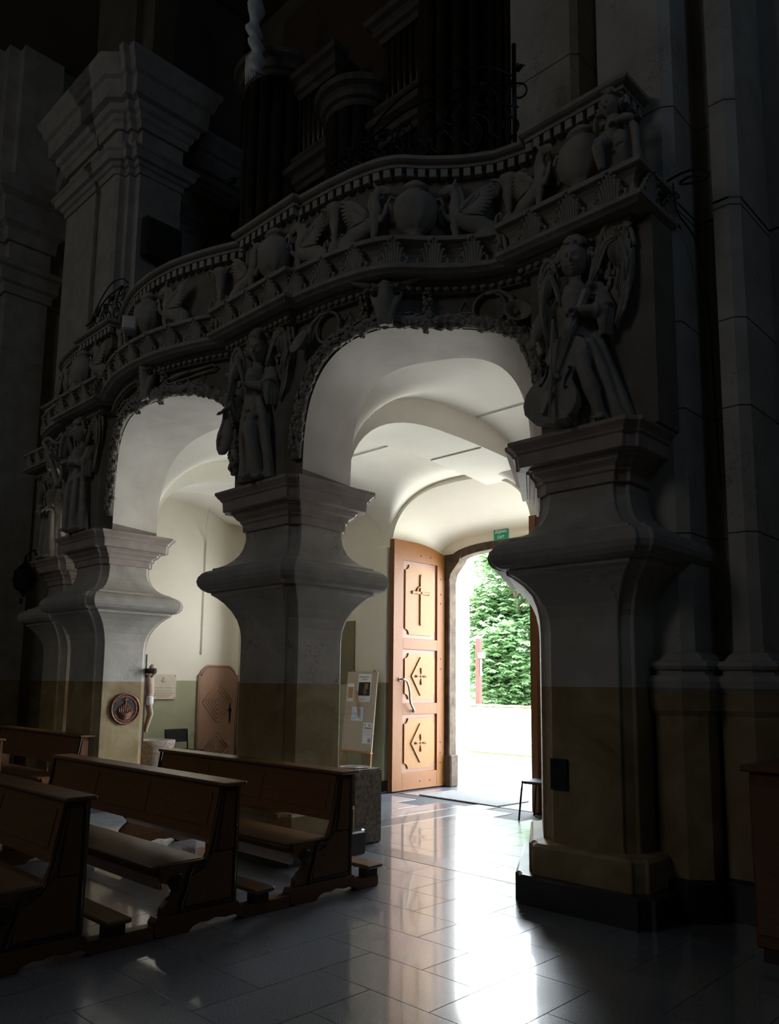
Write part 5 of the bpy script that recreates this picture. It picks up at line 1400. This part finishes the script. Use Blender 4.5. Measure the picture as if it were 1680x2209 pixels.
# ================================================================ ORGAN, IRONWORK, SMALL FITTINGS
org = tag(empty('pipe_organ', (-7.6, 7.6, 5.47)), 'dark baroque pipe organ case on the gallery, hardly lit', 'organ')
def tower(x, y, w, z0, z1, round_, npipe, seed):
    # tower of pipes with a moulded foot cornice and a crowning cornice; local to organ origin
    pl_ = []
    if round_:
        pl_ = [(x + w / 2 * math.cos(a), y - w / 2 * math.sin(a) * .9) for a in [math.pi * k / 14 for k in range(14, -1, -1)]]
    else:
        pl_ = [(x - w / 2, y), (x - w / 2, y - .10), (x + w / 2, y - .10), (x + w / 2, y)]
    def band(name, z, prof, mat):
        m_ = MB(); P = [Vector((p[0], p[1])) for p in pl_]; N = rail_normals(P)
        rings = [[(p.x - n_.x * o_, p.y - n_.y * o_, z + h) for p, n_ in zip(P, N)] for o_, h in prof]
        m_.loft(rings, True, True); return m_.build(name, mat, org)
    cor = [(.02, 0), (.04, .03), (.05, .08), (.10, .11), (.12, .18), (.10, .20), (.13, .24), (.20, .28), (.22, .36), (.18, .40), (.0, .40)]
    band('tower_cornice', z1, cor, 'organ_trim')
    band('tower_foot', z0 - .40, [(-.08, 0), (.0, .06), (.03, .12), (.10, .16), (.12, .24), (.08, .28), (.14, .34), (.14, .40), (.0, .40)], 'organ_trim')
    m_ = MB(); m_.box(x - w / 2 - .04, x + w / 2 + .04, y + .02, y + .4, z0 - .4, z1 + .4); m_.build('case_panel', 'organ_wood', org)
    for k in range(npipe):
        u = (k + .5) / npipe
        if round_: a = math.pi * (1 - u); px, py = x + (w / 2 - .05) * math.cos(a), y - (w / 2 - .05) * math.sin(a) * .9
        else: px, py = x - w / 2 + w * u, y - .05
        r_ = w / npipe * .42 * (1.3 if round_ else 1)
        m_ = MB(); m_.lathe([(r_ * .35, z0), (r_ * .9, z0 + .35), (r_, z0 + .42), (r_, z1 - .02)], 10, True, Matrix.Translation((px, py, 0))); m_.build('pipe', 'pipe', org)
tower(-2.50, -.15, 1.15, .4, 6.15, True, 7, 1)
tower(-1.42, -.05, .85, 4.65, 5.75, False, 7, 2)
tower(-1.42, -.05, .85, .5, 4.1, False, 7, 12)
tower(-.45, -.15, .95, .5, 4.55, True, 6, 3)
tower(.50, -.05, .85, 4.5, 5.6, False, 7, 4)
tower(.50, -.05, .85, .5, 3.9, False, 7, 14)
tower(1.45, -.15, .95, .5, 6.9, True, 6, 5)
tower(2.45, -.05, .95, .5, 5.9, False, 7, 6)
m_ = MB(); m_.bbox(-3.2, 3.0, -.05, .5, 0, .5, .02); m_.bbox(-1.2, .4, -1.25, -.55, 0, .9, .02); m_.build('console_base', 'organ_wood', org)
m_ = MB(); m_.box(-3.2, 3.0, .45, .6, 0, 8.5); m_.build('rear_case', 'organ_wood', org)
# carved drapery ornament catching blue light high above the organ
t = tag(empty('carved_drapery', (-9.62, 6.62, 11.3)), 'bluish lit strip of carved drapery hanging near the top edge', 'carving')
m_ = MB(); P = crom([(.0, 0, 1.7), (.06, -.04, 1.2), (-.02, -.02, .8), (.10, -.05, .45), (.14, -.03, .15), (.06, 0, 0)], 6)
m_.tube(P, [(.13 + .05 * math.sin(k * 1.1), .07) for k in range(len(P))], 10)
for k in range(5): m_.tube([(-.12 + .05 * k, -.06, .35), (-.10 + .05 * k, -.08, .1), (-.14 + .06 * k, -.05, -.12)], [.03, .034, .02], 6)
m_.build('folds', 'white_paint', t)
m_ = MB(); m_.tube([(0, 0, 1.65), (0, .02, 4.7)], .012, 6); m_.build('hanging_rod', 'iron', t)

# wrought iron scroll railing behind the parapet
def spiral(cx_, cz_, r0, turns, a0, d=1, n_=26):
    return [(cx_ + r0 * (1 - .82 * k / n_) * math.cos(a0 + d * turns * 2 * math.pi * k / n_), 0, cz_ + r0 * (1 - .82 * k / n_) * math.sin(a0 + d * turns * 2 * math.pi * k / n_)) for k in range(n_ + 1)]
def grille(label, loc, rz, L, H, seed, end_right=True):
    t = tag(empty('iron_railing', loc, rz), label, 'railing'); rnd = random.Random(seed)
    def tb(name, pts, r_): m_ = MB(); m_.tube(pts, r_, 6); m_.build(name, 'iron', t)
    tb('bottom_bar', [(0, 0, .05), (L, 0, .05)], .012)
    if end_right: tb('end_post', [(L, 0, 0), (L, 0, H * 1.15)], .022)
    tb('top_bar', crom([(0, 0, .25), (L * .2, 0, H * .45), (L * .45, 0, H * .72), (L * .75, 0, H * .80), (L, 0, H * .72)], 8), .012)
    tb('top_bar', crom([(L * .1, 0, .25), (L * .35, 0, H * .8), (L * .6, 0, H * 1.02), (L * .85, 0, H * .98), (L, 0, H * .8)], 8), .010)
    k = 0; x = .12
    while x < L - .05:
        hmax = H * (.35 + .6 * x / L)
        r_ = min(.17, hmax * .3) * rnd.uniform(.8, 1.1)
        tb('scroll', spiral(x, .08 + r_, r_, 1.35, R(90), 1 if k % 2 else -1), .010)
        tb('scroll', spiral(x + .10, .10 + 2.6 * r_, r_ * .8, 1.3, R(-90), -1 if k % 2 else 1), .009)
        tb('stem', crom([(x, 0, .05), (x + .08, 0, r_ * 1.5), (x - .02, 0, r_ * 2.6), (x + .1, 0, hmax)], 5), .009)
        m_ = MB()
        for j in range(5): a = R(40 + 25 * j); m_.tube([(x + .1, 0, hmax * .9), (x + .1 + .05 * math.cos(a), -.02, hmax * .9 + .05 * math.sin(a)), (x + .1 + .085 * math.cos(a), -.01, hmax * .9 + .07 * math.sin(a))], [.008, (.014, .006), .003], 6)
        m_.build('leaf_spray', 'iron', t)
        x += r_ * 1.75; k += 1
    return t
grille('wrought iron scroll railing above the parapet before the organ', (-5.42, 4.66, 6.40), R(25), 1.82, .92, 4)
grille('small wrought iron scroll railing at the left end of the parapet', (-10.62, 4.60, 6.40), R(3), 1.1, .66, 8, False)
# security camera on the ledge
t = tag(empty('security_camera', (-8.40, 4.17, 5.51), R(-120)), 'white security camera on the gallery ledge', 'camera'); t.scale = (1.6, 1.6, 1.6)
m_ = MB(); m_.bbox(-.05, .05, -.16, .14, .085, .185, .012); m_.build('housing', 'white_paint', t)
m_ = MB(); m_.bbox(-.055, .055, -.19, .12, .185, .195, .003); m_.build('sun_shield', 'white_paint', t)
m_ = MB(); m_.lathe([(.001, 0), (.035, 0), (.035, .02), (.028, .022), (.001, .012)], 16, True, Matrix.Translation((0, -.16, .135)) @ Matrix.Rotation(R(90), 4, 'X')); m_.build('lens', 'black', t)
m_ = MB(); m_.tube([(0, 0, 0), (0, 0, .09)], .014, 8); m_.lathe([(.04, 0), (.04, .008), (.001, .009)], 14); m_.build('bracket', 'iron', t)
# small spotlights
def spot(label, loc, rz, cord=None):
    t = tag(empty('spotlight', loc, rz), label, 'spotlight')
    m_ = MB(); m_.lathe([(.001, -.10), (.045, -.10), (.055, -.02), (.065, .08), (.05, .085), (.04, .07), (.001, .06)], 14, True, Matrix.Rotation(R(100), 4, 'X')); m_.build('housing', 'black', t)
    m_ = MB(); m_.tube([(0, 0, .0), (0, .10, .06), (0, .18, .05)], .010, 6); m_.build('arm', 'iron', t)
    if cord: m_ = MB(); m_.tube([(0, .18, .05), (0, .18, cord)], .004, 5); m_.build('cord', 'iron', t)
spot('small dark spotlight with a cord on the ochre wall at left', (-16.9, 7.02, 8.5), R(30), .6)
spot('small spotlight on an arm beside the organ tower', (-11.05, 7.2, 10.4), R(-60))
# lantern bracket left of the farthest pillar
t = tag(empty('wall_lantern', (-13.0, 4.9, 3.22)), 'ornate black iron lantern beside the farthest pillar', 'lantern')
m_ = MB(); m_.lathe([(.001, -.30), (.02, -.28), (.05, -.22), (.14, -.15), (.17, .0), (.15, .14), (.08, .22), (.03, .27), (.02, .36), (.001, .40)], 12, False, None, lambda a, z: .06 * math.cos(6 * a)); m_.build('body', 'iron', t)
m_ = MB(); m_.tube(crom([(0, 0, .38), (.0, .1, .48), (0, .15, .45), (0, .22, .2)], 5), .014, 6); m_.tube(crom([(-.1, 0, -.3), (-.22, .05, -.38), (-.30, .1, -.30)], 5), .012, 6); m_.build('bracket', 'iron', t)
# cable coil on the right cornice end
m_ = MB(); m_.tube(crom([(0, 0, .0), (.12, .02, .03), (.26, .05, .02), (.30, .08, -.05), (.20, .05, -.07), (.10, .02, -.05), (.16, .03, -.02), (.24, .05, -.03)], 5), .010, 6)
m_.tube(crom([(.05, .02, -.02), (.06, .05, -.25), (.10, .30, -.42), (.12, .42, -.9), (.14, .46, -2.4)], 5), .006, 6)
tag(m_.build('cable_coil', 'black', None, (-2.44, 5.55, 5.52)), 'coil of black cable hanging from the right cornice end', 'cable')
# ================================================================ OUTDOORS
m_ = MB(); m_.box(-60, 40, 10.76, 19.0, -.3, -.03); m_.box(-60, 40, 19.0, 90, -.3, -.05)
struct(m_.build('ground', 'pave'), 'pale sunlit paving of the churchyard')
m_ = MB(); rnd = random.Random(5)
m_.box(-40, 6, 15.6, 17.70, -.03, .0)
gr = m_.build('grass_strip', 'grass'); tag(gr, 'strip of short grass along the churchyard wall', 'grass', None, 'stuff')
t = tag(empty('churchyard_wall', (-14, 18.1, 0)), 'low white churchyard wall with tiled coping', 'wall')
m_ = MB(); m_.box(-22, 14, 0, .35, -.05, 1.0); m_.build('masonry', 'outer_wall', t)
cm = MB(); cm.bbox(0, .30, -.08, .43, 1.0, 1.06, .02); cme = cm.mesh('coping_tile'); cme.materials.append(MT['coping'])
for k in range(34): obj('coping_tile', cme, None, t, (-5 + k * .31, 0, .012 * (k % 2)))
sm = MB(); sm.ball((0, 0, 0), (.10, .08, .05), 8); sme = sm.mesh('kerb_stone'); sme.materials.append(MT['fence'])
for k in range(26): obj('kerb_stone', sme, None, t, (-4.5 + k * .32 + rnd.uniform(-.05, .05), -.25 + rnd.uniform(-.06, .06), .02 + .02 * (k % 3)), (0, 0, rnd.uniform(0, 3)))
# horse chestnut tree
def tree(label, x, y, h, rad, nleaf, seed, zc):
    t = tag(empty('chestnut_tree', (x, y, 0)), label, 'tree'); rnd = random.Random(seed)
    m_ = MB(); m_.tube([(0, 0, -.1), (.05, 0, 1.0), (-.05, .05, 2.2), (.1, 0, h * .6), (0, 0, h * .9)], [.32, .26, .22, .14, .04], 10); m_.build('trunk', 'bark', t)
    cl = []
    for k in range(46):
        a = rnd.uniform(0, 6.28); zz = rnd.uniform(-1, 1); rr = rad * math.sqrt(max(.05, 1 - zz * zz)) * rnd.uniform(.35, 1.0)
        cl.append(Vector((rr * math.cos(a), rr * math.sin(a), zc + zz * (h - zc) * .98)))
    m_ = MB()
    for c in cl[:18]: m_.tube([(0, 0, max(1.4, c.z - 1.2)), tuple(c * .5 + Vector((0, 0, c.z * .5 - .3))), tuple(c)], [.07, .045, .015], 5)
    m_.build('branches', 'bark', t)
    vs_ = []; fs_ = []
    for k in range(nleaf):
        c = rnd.choice(cl); p = c + Vector((rnd.gauss(0, .5), rnd.gauss(0, .5), rnd.gauss(0, .36)))
        az = rnd.uniform(0, 6.28)
        for j in range(5):      # palmate leaf: five leaflets drooping outward
            a = az + (j - 2) * .62; L = rnd.uniform(.17, .27); d = Vector((math.cos(a), math.sin(a), -.35 - .2 * rnd.random())); w = Vector((-math.sin(a), math.cos(a), 0)) * L * .22
            o = len(vs_); vs_ += [p, p + d * L * .65 + w, p + d * L, p + d * L * .65 - w]; fs_.append((o, o + 1, o + 2, o + 3))
    me = bpy.data.meshes.new('crown'); me.from_pydata([tuple(v) for v in vs_], [], fs_); me.update()
    o = obj('crown', me, 'leaf', t); o['kind'] = 'stuff'
    return t
tree('leafy green horse chestnut tree seen through the open door', -17.6, 25.0, 7.0, 1.75, 9000, 3, 3.6)
tree('second chestnut tree standing further right behind the door leaf', -11.5, 31.0, 7.5, 2.2, 5000, 4, 3.8)
# red-brown lamp post
t = tag(empty('lamp_post', (-15.02, 19.4, 0)), 'red-brown post with a small floodlight beside the tree', 'post')
m_ = MB(); m_.bbox(-.075, .075, -.075, .075, 0, 3.05, .006); m_.build('post', 'rust', t)
m_ = MB(); m_.bbox(.06, .26, -.14, .02, 2.44, 2.60, .02); m_.build('floodlight', 'steel', t)
m_ = MB(); m_.bbox(.10, .15, -.06, -.02, 1.9, 2.4, .01); m_.build('bracket', 'steel', t)
# weathered board fence and house beyond
t = tag(empty('board_fence', (-20.5, 28.5, 0)), 'grey weathered board fence behind the tree', 'fence')
bmesh_ = MB(); bmesh_.bbox(0, .16, 0, .03, 0, 2.2, .006); bme = bmesh_.mesh('board'); bme.materials.append(MT['fence'])
for k in range(40): obj('board', bme, None, t, (-1.5 + .17 * k, 0, 0))
m_ = MB(); m_.box(-1.5, 5.3, .03, .08, .5, .6); m_.box(-1.5, 5.3, .03, .08, 1.6, 1.7); m_.build('rails', 'fence', t)
# ================================================================ DAYLIT NAVE WINDOWS (behind and beside the viewer) AND TWO ADDED HALL WINDOWS
def window(name, x, y, z, w, h, axis, pane, label):
    m_ = MB()
    t = .08; rz = {'x-': R(90), 'x+': R(-90), 'y+': 0, 'y-': R(180)}[axis]   # direction the pane faces
    m_.box(-w / 2 - t, -w / 2, -.06, .06, -h / 2 - t, h / 2 + t); m_.box(w / 2, w / 2 + t, -.06, .06, -h / 2 - t, h / 2 + t)
    m_.box(-w / 2, w / 2, -.06, .06, h / 2, h / 2 + t); m_.box(-w / 2, w / 2, -.06, .06, -h / 2 - t, -h / 2)
    for k in (-1, 0, 1): m_.box(k * w / 4 - .02, k * w / 4 + .02, -.03, .03, -h / 2, h / 2)
    for k in (-1, 0, 1): m_.box(-w / 2, w / 2, -.025, .025, k * h / 4 - .02, k * h / 4 + .02)
    f = struct(m_.build(name, 'stucco_l', None, (x, y, z), (0, 0, rz)), label)
    m_ = MB(); m_.add([(-w / 2, -.02, -h / 2), (w / 2, -.02, -h / 2), (w / 2, -.02, h / 2), (-w / 2, -.02, h / 2)], [(0, 1, 2, 3)])
    m_.build('pane', pane, f)
    return f
window('window_1', -8.2, -12.9, 11.0, 4.4, 6.5, 'y+', 'pane_far', 'tall daylit window behind the altar')
window('window_2', 5.9, 1.5, 12.5, 2.4, 4.0, 'x-', 'pane_blue', 'high blue daylit window in the right wall')
window('window_3', -18.9, -3.0, 11.0, 2.6, 5.0, 'x+', 'added_dim_pane2', 'daylit window in the left aisle wall')
window('added_window_4', -11.15, 8.665, 2.75, 1.2, 1.9, 'y-', 'added_hall_pane', 'glowing window added to brighten the entrance hall, hidden behind the pillars')  # unseen glowing pane, added because the doorway alone leaves the hall dark
window('added_window_5', -4.35, 8.665, 2.75, 1.2, 1.9, 'y-', 'added_dim_pane', 'weaker glowing window added to brighten the entrance hall, hidden behind the nearest pillar')  # second unseen pane, added to lift the light in the nearer bay
